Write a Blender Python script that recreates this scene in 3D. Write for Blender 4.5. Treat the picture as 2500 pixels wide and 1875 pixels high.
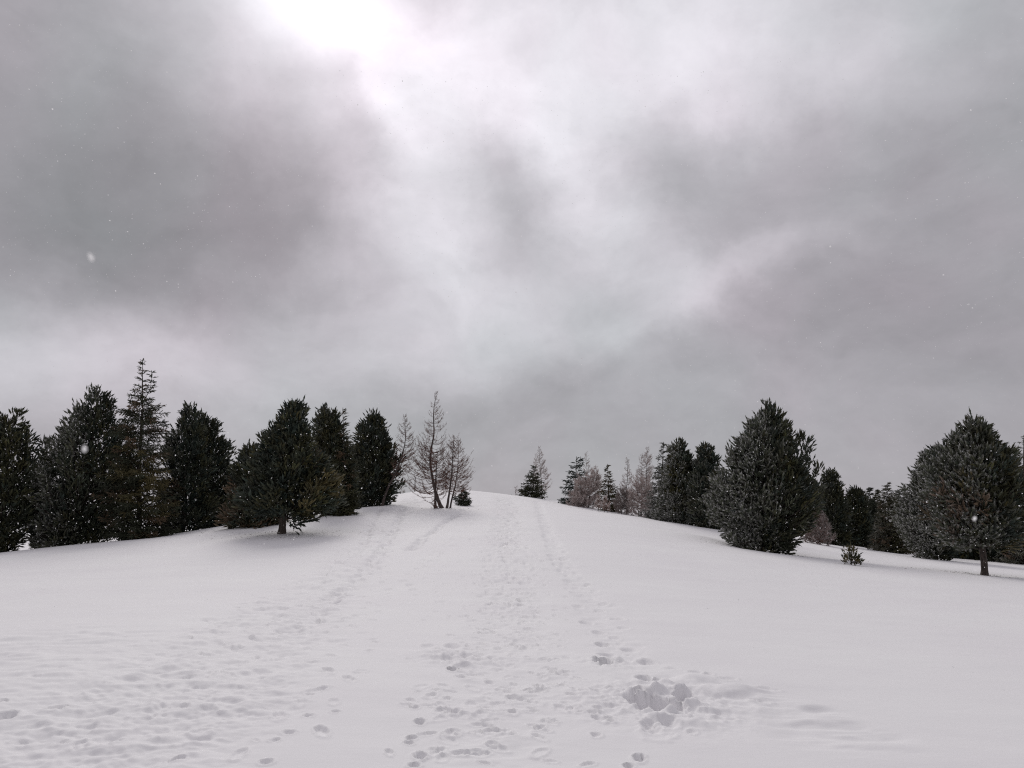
import bpy, math, random
import numpy as np
from mathutils import Vector, Euler

C = bpy.context.scene.collection
for o in list(bpy.data.objects):
    bpy.data.objects.remove(o)

# ------------------------------------------------------------------ camera
F = 1805.0                      # focal length in photo pixels (2500 wide), 26 mm equivalent
CX, CY = 1250.0, 937.5
EYE = 1.65
HORIZON = 1235.0
PITCH = math.atan((HORIZON - CY) / F)
cam_d = bpy.data.cameras.new('camera')
cam_d.sensor_width = 36.0
cam_d.lens = 36.0 * F / 2500.0
cam_d.clip_start = 0.05
cam_d.clip_end = 12000
cam_d.dof.use_dof = True
cam_d.dof.focus_distance = 26.0
cam_d.dof.aperture_fstop = 11.0
cam = bpy.data.objects.new('camera', cam_d)
C.objects.link(cam)
cam.location = (0, 0, EYE)
cam.rotation_euler = (math.pi / 2 + PITCH, 0, 0)
bpy.context.scene.camera = cam
SP, CP = math.sin(PITCH), math.cos(PITCH)


def ray(px, py):
    u = (px - CX) / F
    v = (CY - py) / F
    return np.array([u, CP - v * SP, SP + v * CP])


def P(px, py, Y):
    """world point seen at a photo pixel, at ground distance Y in front of the camera"""
    r = ray(px, py)
    t = Y / r[1]
    return np.array([r[0] * t, Y, EYE + r[2] * t])


# ------------------------------------------------------------------ world / sky
SUN_EL, SUN_AZ = 37.0, -14.5    # azimuth from +Y, negative = to the left
scene = bpy.context.scene
world = bpy.data.worlds.new('World')
scene.world = world
world.use_nodes = True
nt = world.node_tree
nt.nodes.clear()
N, L = nt.nodes, nt.links


def node(tree, typ, **kw):
    n = tree.nodes.new(typ)
    for k, v in kw.items():
        setattr(n, k, v)
    return n


def math_n(tree, op, a, b=None, c=None, clamp=False):
    n = tree.nodes.new('ShaderNodeMath')
    n.operation = op
    n.use_clamp = clamp
    for i, x in enumerate((a, b, c)):
        if x is None:
            continue
        if isinstance(x, (int, float)):
            n.inputs[i].default_value = x
        else:
            tree.links.new(x, n.inputs[i])
    return n.outputs[0]


def vmath(tree, op, a, b=None, scale=None):
    n = tree.nodes.new('ShaderNodeVectorMath')
    n.operation = op
    for i, x in enumerate((a, b)):
        if x is None:
            continue
        if isinstance(x, (tuple, list, np.ndarray)):
            n.inputs[i].default_value = tuple(float(q) for q in x)
        else:
            tree.links.new(x, n.inputs[i])
    if scale is not None:
        n.inputs['Scale'].default_value = scale
    return n.outputs['Value'] if op in ('DOT_PRODUCT', 'LENGTH') else n.outputs[0]


tc = node(nt, 'ShaderNodeTexCoord')
dirv = tc.outputs['Generated']


def noise3(tree, vec, scale, detail=4, rough=0.55, color=False):
    n = tree.nodes.new('ShaderNodeTexNoise')
    n.inputs['Scale'].default_value = scale
    n.inputs['Detail'].default_value = detail
    n.inputs['Roughness'].default_value = rough
    tree.links.new(vec, n.inputs['Vector'])
    return n.outputs['Color'] if color else n.outputs['Fac']


w1 = vmath(nt, 'SUBTRACT', noise3(nt, dirv, 3.0, 2, 0.5, True), (0.5, 0.5, 0.5))
w2 = vmath(nt, 'SUBTRACT', noise3(nt, dirv, 8.0, 7, 0.6, True), (0.5, 0.5, 0.5))
d1 = vmath(nt, 'ADD', dirv, vmath(nt, 'SCALE', w1, scale=0.14))
d2 = vmath(nt, 'ADD', d1, vmath(nt, 'SCALE', w2, scale=0.13))


def lobe(px, py, sx, sy, ang, vec):
    """soft elongated patch of cloud brightness around one compass direction"""
    c = ray(px, py)
    c = c / np.linalg.norm(c)
    right = np.cross(c, (0, 0, 1)); right /= np.linalg.norm(right)
    up = np.cross(right, c)
    a = math.radians(ang)
    e1 = right * math.cos(a) + up * math.sin(a)
    e2 = -right * math.sin(a) + up * math.cos(a)
    k = 1.0 / F
    df = vmath(nt, 'SUBTRACT', vec, c)
    q1 = math_n(nt, 'POWER', math_n(nt, 'MULTIPLY', vmath(nt, 'DOT_PRODUCT', df, e1), 1 / (sx * k)), 2)
    q2 = math_n(nt, 'POWER', math_n(nt, 'MULTIPLY', vmath(nt, 'DOT_PRODUCT', df, e2), 1 / (sy * k)), 2)
    q3 = math_n(nt, 'POWER', math_n(nt, 'MULTIPLY', vmath(nt, 'DOT_PRODUCT', df, c), 1 / 0.5), 2)
    s = math_n(nt, 'ADD', math_n(nt, 'ADD', q1, q2), q3)
    return math_n(nt, 'EXPONENT', math_n(nt, 'MULTIPLY', s, -0.5))


LOBES = [
    # px, py, sx, sy, angle, amp, vec
    (735, -45, 125, 75, 0, 0.60, d1),
    (830, 20, 190, 110, -12, 0.13, d2),
    (1010, 190, 150, 120, -30, 0.10, d2),
    (1250, 120, 400, 170, 0, 0.21, d2),
    (1600, 130, 400, 150, 0, 0.22, d2),
    (975, 330, 55, 140, 30, 0.16, d2),
    (1180, 240, 80, 110, 15, 0.12, d2),
    (1350, 370, 130, 110, -40, 0.17, d2),
    (1490, 520, 190, 75, -38, 0.20, d2),
    (1040, 560, 150, 110, -40, 0.20, d2),
    (1000, 720, 260, 130, 0, 0.10, d2),
    (1450, 740, 260, 110, -20, 0.08, d2),
    (1800, 670, 190, 42, 22, 0.16, d2),
    (330, 880, 380, 95, 5, 0.20, d2),
    (950, 850, 130, 60, 0, 0.05, d2),
    (380, 500, 330, 190, 15, -0.155, d2),
    (60, 60, 250, 180, 0, -0.05, d2),
    (760, 600, 100, 130, 0, -0.05, d2),
    (895, 270, 38, 100, 20, -0.08, d2),
    (1240, 400, 70, 150, 20, -0.16, d2),
    (520, 190, 150, 140, 0, 0.10, d2),
    (1700, 370, 260, 60, 5, -0.08, d2),
    (2200, 740, 360, 230, 0, -0.06, d2),
    (1230, 960, 240, 55, 12, -0.05, d2),
    (700, 850, 140, 60, -10, -0.04, d2),
    (2350, 130, 200, 200, 0, -0.08, d2),
]
acc = None
for px, py, sx, sy, an, amp, vec in LOBES:
    t = math_n(nt, 'MULTIPLY', lobe(px, py, sx, sy, an, vec), amp)
    acc = t if acc is None else math_n(nt, 'ADD', acc, t)
# base overcast brightness, a little brighter overhead than at the horizon
sep = node(nt, 'ShaderNodeSeparateXYZ')
L.new(dirv, sep.inputs[0])
elev = math_n(nt, 'MAXIMUM', sep.outputs['Z'], 0.0)
base = math_n(nt, 'MULTIPLY_ADD', elev, 0.05, 0.388)
acc = math_n(nt, 'ADD', acc, base)
# cloud texture everywhere
stretch = vmath(nt, 'MULTIPLY', d1, (1.0, 1.0, 1.7))
cl1 = math_n(nt, 'SUBTRACT', noise3(nt, stretch, 3.2, 7, 0.56), 0.5)
cl2 = math_n(nt, 'SUBTRACT', noise3(nt, stretch, 11.0, 6, 0.6), 0.5)
tex = math_n(nt, 'MULTIPLY_ADD', cl1, 0.46, math_n(nt, 'MULTIPLY_ADD', cl2, 0.30, 1.0))
acc = math_n(nt, 'MULTIPLY', acc, tex)
wisp = noise3(nt, vmath(nt, 'MULTIPLY', d2, (1.0, 1.0, 1.5)), 6.0, 8, 0.62)
ridge = math_n(nt, 'SUBTRACT', 0.5, math_n(nt, 'ABSOLUTE', math_n(nt, 'MULTIPLY_ADD', wisp, 4.0, -2.0)))   # bright torn edges
acc = math_n(nt, 'MULTIPLY', acc, math_n(nt, 'MULTIPLY_ADD', math_n(nt, 'MAXIMUM', ridge, -0.6), 0.10, 1.0))
acc = math_n(nt, 'MAXIMUM', acc, 0.12)
hue = node(nt, 'ShaderNodeValToRGB')
hue.color_ramp.elements[0].position = 0.36
hue.color_ramp.elements[0].color = (0.975, 0.99, 1.04, 1)
hue.color_ramp.elements[1].position = 0.62
hue.color_ramp.elements[1].color = (1.03, 0.96, 1.045, 1)
L.new(noise3(nt, d1, 2.3, 3), hue.inputs[0])
cloud = vmath(nt, 'SCALE', hue.outputs[0])
L.new(math_n(nt, 'MULTIPLY', acc, 10.0), cloud.node.inputs['Scale'])
sky = node(nt, 'ShaderNodeTexSky', sky_type='NISHITA', sun_disc=False)
sky.sun_elevation = math.radians(SUN_EL)
sky.sun_rotation = math.radians(SUN_AZ)
mix = node(nt, 'ShaderNodeMix', data_type='RGBA')
mix.inputs[0].default_value = 0.985          # closed cloud cover
L.new(sky.outputs[0], mix.inputs[6])
L.new(cloud, mix.inputs[7])
bg = node(nt, 'ShaderNodeBackground')
bg.inputs['Strength'].default_value = 0.1
L.new(mix.outputs[2], bg.inputs['Color'])
wo = node(nt, 'ShaderNodeOutputWorld')
L.new(bg.outputs[0], wo.inputs['Surface'])

sun_d = bpy.data.lights.new('sun', 'SUN')
sun_d.energy = 1.2
sun_d.angle = math.radians(28)
sun_d.color = (1.0, 0.965, 0.92)
sun = bpy.data.objects.new('sun', sun_d)
C.objects.link(sun)
el, az = math.radians(SUN_EL), math.radians(SUN_AZ)
to_sun = Vector((math.sin(az) * math.cos(el), math.cos(az) * math.cos(el), math.sin(el)))
sun.rotation_euler = to_sun.to_track_quat('Z', 'Y').to_euler()
sun.location = (0, 0, 60)

vs = scene.view_settings
vs.view_transform = 'Standard'
vs.look = 'None'
vs.exposure = 0.0
vs.gamma = 1.0
vs.use_curve_mapping = False
scene.cycles.max_bounces = 6
scene.cycles.diffuse_bounces = 4
scene.cycles.use_denoising = False
scene.cycles.pixel_filter_type = 'BLACKMAN_HARRIS'
scene.cycles.filter_width = 1.15

# ------------------------------------------------------------------ helpers
RNG = np.random.default_rng(7)


def norm(a):
    return a / np.maximum(np.linalg.norm(a, axis=-1, keepdims=True), 1e-9)


def hash2(ix, iy, seed):
    h = (ix.astype(np.int64) * 374761393 + iy.astype(np.int64) * 668265263 + seed * 1442695041) & 0x7fffffff
    h = ((h ^ (h >> 13)) * 1274126177) & 0x7fffffff
    h = h ^ (h >> 16)
    return (h & 0xffff) / 65535.0


def vnoise(x, y, seed=0):
    ix, iy = np.floor(x), np.floor(y)
    fx, fy = x - ix, y - iy
    fx = fx * fx * fx * (fx * (fx * 6 - 15) + 10)
    fy = fy * fy * fy * (fy * (fy * 6 - 15) + 10)
    ix, iy = ix.astype(np.int64), iy.astype(np.int64)
    a = hash2(ix, iy, seed); b = hash2(ix + 1, iy, seed)
    c = hash2(ix, iy + 1, seed); d = hash2(ix + 1, iy + 1, seed)
    return (a * (1 - fx) + b * fx) * (1 - fy) + (c * (1 - fx) + d * fx) * fy - 0.5


def fbm(x, y, seed=0, octaves=4, gain=0.5):
    s, a = 0, 1.0
    for k in range(octaves):
        s = s + a * vnoise(x, y, seed + 17 * k)
        x, y, a = x * 2.03 + 5.1, y * 1.97 - 3.7, a * gain
    return s


def sstep(a, b, x):
    t = np.clip((x - a) / (b - a), 0, 1)
    return t * t * (3 - 2 * t)


def mesh_from(name, verts, faces, smooth=False, col=None):
    """verts (N,3); faces (M,k) index array with constant k"""
    me = bpy.data.meshes.new(name)
    verts = np.asarray(verts, dtype=np.float32)
    faces = np.asarray(faces, dtype=np.int32)
    k = faces.shape[1]
    me.vertices.add(len(verts))
    me.vertices.foreach_set('co', verts.ravel())
    me.loops.add(faces.size)
    me.loops.foreach_set('vertex_index', faces.ravel())
    me.polygons.add(len(faces))
    me.polygons.foreach_set('loop_start', np.arange(0, faces.size, k, dtype=np.int32))
    me.polygons.foreach_set('loop_total', np.full(len(faces), k, dtype=np.int32))
    if smooth:
        me.polygons.foreach_set('use_smooth', np.ones(len(faces), dtype=bool))
    if col is not None:
        at = me.color_attributes.new('tint', 'FLOAT_COLOR', 'POINT')
        c4 = np.ones((len(verts), 4), dtype=np.float32)
        c4[:, :3] = col
        at.data.foreach_set('color', c4.ravel())
    me.update(calc_edges=True)
    return me


def link(name, me, mat=None, parent=None, world_origin=None):
    o = bpy.data.objects.new(name, me)
    C.objects.link(o)
    if mat is not None:
        me.materials.append(mat)
    if parent is not None:
        o.parent = parent
    return o


def tag(o, label=None, cat=None, group=None, kind=None):
    if label: o['label'] = label
    if cat: o['category'] = cat
    if group: o['group'] = group
    if kind: o['kind'] = kind


# ------------------------------------------------------------------ materials
def new_mat(name):
    m = bpy.data.materials.new(name)
    m.use_nodes = True
    t = m.node_tree
    b = t.nodes['Principled BSDF']
    return m, t, b


def snow_material():
    m, t, b = new_mat('snow')
    co = t.nodes.new('ShaderNodeTexCoord').outputs['Object']
    n1 = noise3(t, co, 0.35, 4)
    r = t.nodes.new('ShaderNodeValToRGB')
    r.color_ramp.elements[0].position = 0.35
    r.color_ramp.elements[0].color = (0.845, 0.832, 0.848, 1)
    r.color_ramp.elements[1].position = 0.65
    r.color_ramp.elements[1].color = (0.87, 0.864, 0.872, 1)
    t.links.new(n1, r.inputs[0])
    t.links.new(r.outputs[0], b.inputs['Base Color'])
    b.inputs['Roughness'].default_value = 0.75
    b.inputs['Specular IOR Level'].default_value = 0.25
    b.inputs['Subsurface Weight'].default_value = 0.0
    fine = noise3(t, co, 55.0, 3, 0.6)
    mid = noise3(t, vmath(t, 'MULTIPLY', co, (0.6, 1.4, 1.0)), 9.0, 4, 0.6)
    h = math_n(t, 'MULTIPLY_ADD', fine, 0.25, mid)
    bp = t.nodes.new('ShaderNodeBump')
    bp.inputs['Strength'].default_value = 0.18
    bp.inputs['Distance'].default_value = 0.02
    t.links.new(h, bp.inputs['Height'])
    t.links.new(bp.outputs[0], b.inputs['Normal'])
    return m


def tint_material(name, rough=0.65, spec=0.2, vary=0.5):
    m, t, b = new_mat(name)
    a = t.nodes.new('ShaderNodeVertexColor')
    a.layer_name = 'tint'
    co = t.nodes.new('ShaderNodeTexCoord').outputs['Object']
    n = noise3(t, co, 2.2, 3)
    f = math_n(t, 'MULTIPLY_ADD', math_n(t, 'SUBTRACT', n, 0.5), vary * 2, 1.0)
    s = vmath(t, 'SCALE', a.outputs[0])
    t.links.new(f, s.node.inputs['Scale'])
    t.links.new(s, b.inputs['Base Color'])
    b.inputs['Roughness'].default_value = rough
    b.inputs['Specular IOR Level'].default_value = spec
    return m


def bark_material(name, c0, c1):
    m, t, b = new_mat(name)
    co = t.nodes.new('ShaderNodeTexCoord').outputs['Object']
    v = vmath(t, 'MULTIPLY', co, (1.0, 1.0, 0.28))
    n = noise3(t, v, 26.0, 5, 0.65)
    r = t.nodes.new('ShaderNodeValToRGB')
    r.color_ramp.elements[0].position = 0.35
    r.color_ramp.elements[0].color = (*c0, 1)
    r.color_ramp.elements[1].position = 0.7
    r.color_ramp.elements[1].color = (*c1, 1)
    t.links.new(n, r.inputs[0])
    t.links.new(r.outputs[0], b.inputs['Base Color'])
    b.inputs['Roughness'].default_value = 0.9
    bp = t.nodes.new('ShaderNodeBump')
    bp.inputs['Strength'].default_value = 0.8
    bp.inputs['Distance'].default_value = 0.03
    t.links.new(n, bp.inputs['Height'])
    t.links.new(bp.outputs[0], b.inputs['Normal'])
    return m


M_SNOW = snow_material()
M_NEEDLE = tint_material('needles')
M_TWIG = tint_material('larch_twigs', 0.8, 0.1, 0.4)
M_BARK = bark_material('pine_bark', (0.025, 0.019, 0.016), (0.11, 0.085, 0.07))
M_LARCHBARK = bark_material('larch_bark', (0.03, 0.022, 0.02), (0.13, 0.10, 0.09))
M_POLE = bark_material('weathered_pole', (0.03, 0.026, 0.024), (0.07, 0.06, 0.055))

# ------------------------------------------------------------------ terrain
CTRL = []


def cp(px, py, Y):
    p = P(px, py, Y)
    CTRL.append((p[0], p[1], p[2]))


def cw(x, y, z):
    CTRL.append((x, y, z))


for x in (-5, 0, 5):
    cw(x, 4, 0.0 - 0.012 * abs(x))
for q in ((10, 0.05), (20, 0.37), (30, 0.87), (40, 1.42), (50, 2.02)):
    cw(0, q[0], q[1])
# left side and the ridge line in front of the left trees
for q in ((0, 1352, 33), (190, 1330, 34), (385, 1310, 35), (560, 1281, 37), (700, 1264, 38), (860, 1240, 43),
          (950, 1213, 54), (687, 1305, 30), (0, 1400, 22), (300, 1400, 20), (0, 1500, 12.5), (0, 1700, 6.3),
          (600, 1400, 19), (900, 1300, 31), (1070, 1247, 40), (1130, 1232, 44), (980, 1240, 41)):
    cp(*q)
# crest
for q in ((1050, 1208, 59), (1130, 1210, 61), (1250, 1211, 61), (1330, 1222, 57), (1450, 1243, 52), (1570, 1263, 47),
          (1700, 1287, 43)):
    cp(*q)
# right side
for q in ((1855, 1342, 33), (1960, 1322, 45), (2100, 1335, 54), (2200, 1352, 50), (2500, 1373, 46), (2404, 1403, 28),
          (2078, 1380, 27), (1600, 1302, 33), (1450, 1300, 30), (1700, 1400, 19), (2100, 1450, 17), (2500, 1450, 19),
          (2500, 1600, 9.4), (2280, 1364, 43), (2050, 1352, 37)):
    cp(*q)
# beyond what shows
for q in ((40, 78, -4.5), (20, 78, -3.2), (0, 80, 1.0), (-9, 80, 0.8), (9, 78, 0.2), (-22, 58, -1.4), (-34, 46, -2.2),
          (-48, 30, -2.2), (-42, 12, -1.4), (48, 30, -2.8), (42, 12, -1.9), (0, -20, -0.5), (-22, -12, -0.9),
          (22, -12, -1.0), (-14, 50, 0.2), (0, 67, 2.15), (-4, 67, 2.1), (4, 66, 2.0), (8, 64, 1.3), (-8, 63, 1.5), (-11, 58, 1.0), (12, 58, 0.75)):
    cw(*q)
CT = np.array(CTRL)
SC = 20.0
XY = CT[:, :2] / SC


def tps_u(r2):
    return 0.5 * r2 * np.log(np.maximum(r2, 1e-12))


n = len(CT)
K = tps_u(((XY[:, None] - XY[None]) ** 2).sum(-1)) + np.eye(n) * 2e-3
Pm = np.hstack([np.ones((n, 1)), XY])
A = np.zeros((n + 3, n + 3))
A[:n, :n] = K; A[:n, n:] = Pm; A[n:, :n] = Pm.T
SOL = np.linalg.solve(A, np.concatenate([CT[:, 2], np.zeros(3)]))


def base_height(x, y):
    x = np.asarray(x, float); y = np.asarray(y, float)
    sh = x.shape
    x, y = x.ravel(), y.ravel()
    r = np.hypot(x, y)
    out = -5.0 - 0.02 * np.minimum(r, 600) + 5 * fbm(x / 160, y / 160, 91, 3)
    near = r < 130
    xs, ys = x[near] / SC, y[near] / SC
    z = SOL[n] + SOL[n + 1] * xs + SOL[n + 2] * ys
    for k in range(n):
        z = z + SOL[k] * tps_u((xs - XY[k, 0]) ** 2 + (ys - XY[k, 1]) ** 2)
    w = 1 - sstep(82, 128, r[near])
    out[near] = z * w + out[near] * (1 - w)
    return out.reshape(sh)


def bump_field(x, y):
    """drifts and wind-packed unevenness"""
    r = np.hypot(x, y)
    h = 0.06 * fbm(x / 7.0, y / 5.0, 3, 3) * sstep(4, 12, r)
    h = h + 0.018 * fbm(x / 1.3 + 0.3 * y, y / 0.75, 11, 3)
    return h


def ground_z(x, y):
    x = np.atleast_1d(np.asarray(x, float)); y = np.atleast_1d(np.asarray(y, float))
    return base_height(x, y) + bump_field(x, y)


def ground_hit(px, py):
    """where the view through a photo pixel meets the ground"""
    r = ray(px, py)
    ts = np.concatenate([np.arange(3, 20, 0.05), np.arange(20, 75, 0.2)])
    z = EYE + ts * r[2] / r[1]
    x = ts * r[0] / r[1]
    g = base_height(x, ts)
    below = np.nonzero(z < g)[0]
    k = below[0] if len(below) else int(np.argmin(z - g))
    return x[k], ts[k]


# polar ground sheet, fine inside the view and coarse around
fine_a = np.arange(-math.radians(39), math.radians(39), 0.0019)
coarse_a = np.arange(math.radians(39), 2 * math.pi - math.radians(39), math.radians(3.0))
ANG = np.concatenate([fine_a, coarse_a])
rows = [0.4, 0.8, 1.3, 1.9, 2.5, 3.0, 3.4, 3.7, 3.9]
r = 4.05
while r < 66:
    rows.append(r)
    r += min(max(0.00052 * r * r, 0.011), 0.20)
while r < 6000:
    rows.append(r)
    r *= 1.07
ROW = np.array(rows)
na, nr = len(ANG), len(ROW)
RR, AA = np.meshgrid(ROW, ANG, indexing='ij')
GX, GY = RR * np.sin(AA), RR * np.cos(AA)
GZ = base_height(GX, GY) + bump_field(GX, GY) * (RR < 150)

# ---- marks in the snow
NF = len(fine_a)


def window(x, y, R):
    r0 = math.hypot(x, y); a0 = math.atan2(x, y)
    i0, i1 = np.searchsorted(ROW, (r0 - R, r0 + R))
    j0, j1 = np.searchsorted(fine_a, (a0 - R / r0, a0 + R / r0))
    return slice(max(i0 - 1, 0), i1 + 1), slice(max(j0 - 1, 0), min(j1 + 1, NF))


def dent(x, y, a, b, ang, depth, soft=0.45, rim=0.0, rag=0.25, seed=0):
    """a pressed-in print: half length a along ang (from +Y, clockwise), half width b"""
    R = max(a, b) * 2.0
    si, sj = window(x, y, R)
    X, Y = GX[si, sj], GY[si, sj]
    if X.size == 0:
        return
    c, s = math.cos(ang), math.sin(ang)
    dx, dy = X - x, Y - y
    u = dx * s + dy * c
    v = dx * c - dy * s
    q = np.sqrt((u / a) ** 2 + (v / b) ** 2)
    if rag:
        m = min(a, b)
        q = q + rag * (vnoise(X / m * 1.5 + seed, Y / m * 1.5, 5) + 0.5 * vnoise(X / m * 3.3, Y / m * 3.3 + seed, 9))
    wv = np.clip(0.62 + 0.55 * dy / max(abs(a * c) + abs(b * s), 0.02), 0.12, 1.15)
    if depth > 0.1:
        q = q + 0.22 * vnoise(X * 19, Y * 19, 71) + 0.12 * vnoise(X * 43, Y * 43, 72)
        wv = 0.5 + 0.5 * wv
    grit = 0.012 * vnoise(X * 28, Y * 28, 61) + 0.008 * vnoise(X * 60, Y * 60, 62)
    msk = 1 - sstep(1 - soft, 1 + soft * 0.35, q)
    GZ[si, sj] -= (depth * wv + grit * min(1, depth * 14)) * msk
    if rim:
        GZ[si, sj] += rim * np.exp(-((q - 1.25) / 0.22) ** 2)


def heap(x, y, a, b, ang, h, rag=0.3):
    R = max(a, b) * 2.0
    si, sj = window(x, y, R)
    X, Y = GX[si, sj], GY[si, sj]
    if X.size == 0:
        return
    c, s = math.cos(ang), math.sin(ang)
    dx, dy = X - x, Y - y
    u = dx * s + dy * c
    v = dx * c - dy * s
    q = np.sqrt((u / a) ** 2 + (v / b) ** 2) + rag * vnoise(X * 7, Y * 7, 23)
    GZ[si, sj] += h * np.exp(-(q * 1.3) ** 2)


def polyline(pts):
    w = np.array([ground_hit(*p) for p in pts])
    d = np.concatenate([[0], np.cumsum(np.hypot(*np.diff(w, axis=0).T))])
    return w, d


def along(w, d, s):
    return np.array([np.interp(s, d, w[:, 0]), np.interp(s, d, w[:, 1])])


rnd = random.Random(4)


def trail(pts, half, density, size=(0.12, 0.055), depth=(0.02, 0.05), soft=0.5, rim=0.006, jitter=0.5, half_end=None):
    w, d = polyline(pts)
    tot = d[-1]
    cnt = int(tot * half * 2 * density)
    for k in range(cnt):
        s = rnd.random() * tot
        p = along(w, d, s); q = along(w, d, min(s + 0.5, tot)); q0 = along(w, d, max(s - 0.5, 0))
        t = q - q0
        t = t / (np.hypot(*t) + 1e-9)
        hw = half if half_end is None else half + (half_end - half) * s / tot
        off = rnd.gauss(0, 0.5) * hw
        p = p + np.array([t[1], -t[0]]) * off
        D_ = math.hypot(p[0], p[1])
        g_ = min(max(0.75 + (D_ - 6.5) / 9, 0.75), 2.6)
        sc = rnd.uniform(0.6, 1.25) * min(max(0.85 + (D_ - 7) / 40, 0.85), 1.5)
        dent(p[0], p[1], size[0] * sc, size[1] * sc * rnd.uniform(0.8, 1.2), math.atan2(t[0], t[1]) + rnd.gauss(0, jitter),
             rnd.uniform(*depth) * g_, soft, rim, 0.35, rnd.random() * 50)


def walk(pts, step=0.36, side=0.12, size=(0.12, 0.05), depth=0.028, miss=0.15, rim=0.008):
    w, d = polyline(pts)
    s, k = 0.0, 0
    while s < d[-1]:
        p = along(w, d, s); q = along(w, d, min(s + 0.4, d[-1])); q0 = along(w, d, max(s - 0.4, 0))
        t = q - q0; t = t / (np.hypot(*t) + 1e-9)
        if rnd.random() > miss:
            o = side * (1 if k % 2 else -1) + rnd.gauss(0, 0.05)
            sc = rnd.uniform(0.8, 1.15)
            dent(p[0] + t[1] * o, p[1] - t[0] * o, size[0] * sc, size[1] * sc, math.atan2(t[0], t[1]) + rnd.gauss(0, 0.25),
                 depth * rnd.uniform(0.5, 1.2), 0.4, rim, 0.3, rnd.random() * 50)
        s += step * rnd.uniform(0.8, 1.25); k += 1


def groove(pts, width, depth, wobble=0.05):
    w, d = polyline(pts)
    s = 0.0
    while s < d[-1]:
        p = along(w, d, s)
        dent(p[0] + rnd.gauss(0, wobble), p[1], width * 1.6, width, rnd.random() * 6, depth * rnd.uniform(0.4, 1.0) * min(max(0.6 + math.hypot(p[0], p[1]) / 22, 0.8), 2.4), 0.6, 0, 0.4, s)
        s += width * 1.3


def band_mask(pts, half0, half1):
    w, d = polyline(pts)
    best = np.full(GX.shape, 1e9); frac = np.zeros(GX.shape)
    sub = (RR < 70) & (RR > 3)
    xs, ys = GX[sub], GY[sub]
    bd = np.full(xs.shape, 1e9)
    for k in range(len(w) - 1):
        a, b = w[k], w[k + 1]
        ab = b - a
        t = np.clip(((xs - a[0]) * ab[0] + (ys - a[1]) * ab[1]) / (ab @ ab), 0, 1)
        dist = np.hypot(xs - a[0] - t * ab[0], ys - a[1] - t * ab[1])
        hw = half0 + (half1 - half0) * (d[k] + t * (d[k + 1] - d[k])) / d[-1]
        bd = np.minimum(bd, dist / hw)
    out = np.zeros(GX.shape)
    out[sub] = 1 - sstep(0.45, 1.15, bd + 0.5 * vnoise(xs / 0.9, ys / 0.9, 77))
    return out


TRK_LEFT = [(1010, 1213), (950, 1280), (900, 1340), (800, 1430), (660, 1530), (500, 1640), (250, 1820)]
TRK_MID = [(1130, 1300), (1060, 1400), (950, 1420), (905, 1480), (870, 1560), (830, 1640), (740, 1760), (640, 1868)]
TRK_RIGHT = [(1235, 1217), (1240, 1260), (1235, 1330), (1240, 1400), (1245, 1480), (1250, 1560), (1240, 1660), (1225, 1760), (1200, 1868)]
TRK_EDGE = [(1312, 1225), (1335, 1290), (1365, 1370), (1430, 1440), (1480, 1540), (1525, 1585), (1560, 1640)]

mk = band_mask(TRK_LEFT, 0.9, 1.15)
lump = fbm(GX / 0.30, GY / 0.22, 31, 4, 0.6)
GZ -= mk * (0.008 + 0.036 * (0.1 - lump) * (RR < 70) * np.clip(0.6 + RR / 16, 0.6, 1.8))
mk2 = band_mask(TRK_RIGHT, 0.75, 0.65)
GZ -= mk2 * np.clip(0.5 + RR / 18, 0.6, 2.2) * (0.012 + 0.026 * fbm(GX / 0.30, GY / 0.22, 37, 3))
mk3 = band_mask([(60, 1560), (300, 1640), (350, 1760), (200, 1860)], 1.3, 1.2)
GZ -= mk3 * (0.005 + 0.03 * fbm(GX / 0.34, GY / 0.16, 41, 4))
mk4 = band_mask([(1600, 1660), (1750, 1690), (1950, 1740), (2050, 1790)], 0.35, 0.5)
GZ += mk4 * 0.05 * fbm(GX / 0.65, GY / 0.22, 43, 3)

trail(TRK_LEFT, 1.0, 11.0, (0.11, 0.045), (0.006, 0.024), 0.35, 0.004, 0.9, 1.2)
trail(TRK_RIGHT, 0.85, 26.0, (0.085, 0.042), (0.009, 0.026), 0.3, 0.007, 0.9, 0.75)
trail([(1000, 1330), (1000, 1450), (960, 1560), (940, 1700), (930, 1868)], 1.6, 1.6, (0.07, 0.036), (0.006, 0.018), 0.35, 0.006, 0.8)
trail([(150, 1560), (350, 1650), (400, 1760), (250, 1868)], 1.4, 2.8, (0.10, 0.036), (0.005, 0.018), 0.4, 0.0, 0.9)
walk(TRK_MID, 0.38, 0.13, (0.11, 0.045), 0.024, 0.2)
walk([(1345, 1310), (1330, 1380), (1325, 1450), (1330, 1520), (1345, 1600), (1370, 1700), (1450, 1770)], 0.4, 0.1, (0.10, 0.045), 0.026, 0.2)
walk([(1170, 1560), (1130, 1640), (1030, 1760), (1000, 1868)], 0.5, 0.1, (0.10, 0.045), 0.022, 0.4)
walk([(1160, 1240), (1140, 1290), (1100, 1330), (1010, 1400), (970, 1450)], 0.45, 0.12, (0.14, 0.07), 0.06, 0.2)
walk(TRK_EDGE, 0.42, 0.16, (0.15, 0.09), 0.05, 0.1)
groove(TRK_EDGE, 0.22, 0.03, 0.06)
groove([(1130, 1250), (1080, 1280), (1040, 1310), (1000, 1345)], 0.16, 0.07, 0.06)
groove([(985, 1235), (950, 1310), (900, 1390), (830, 1440), (700, 1540)], 0.16, 0.06, 0.06)
groove([(930, 1240), (900, 1290), (880, 1340)], 0.14, 0.05, 0.05)
walk([(560, 1500), (700, 1440), (850, 1350)], 0.6, 0.25, (0.14, 0.07), 0.06, 0.4)
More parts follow.
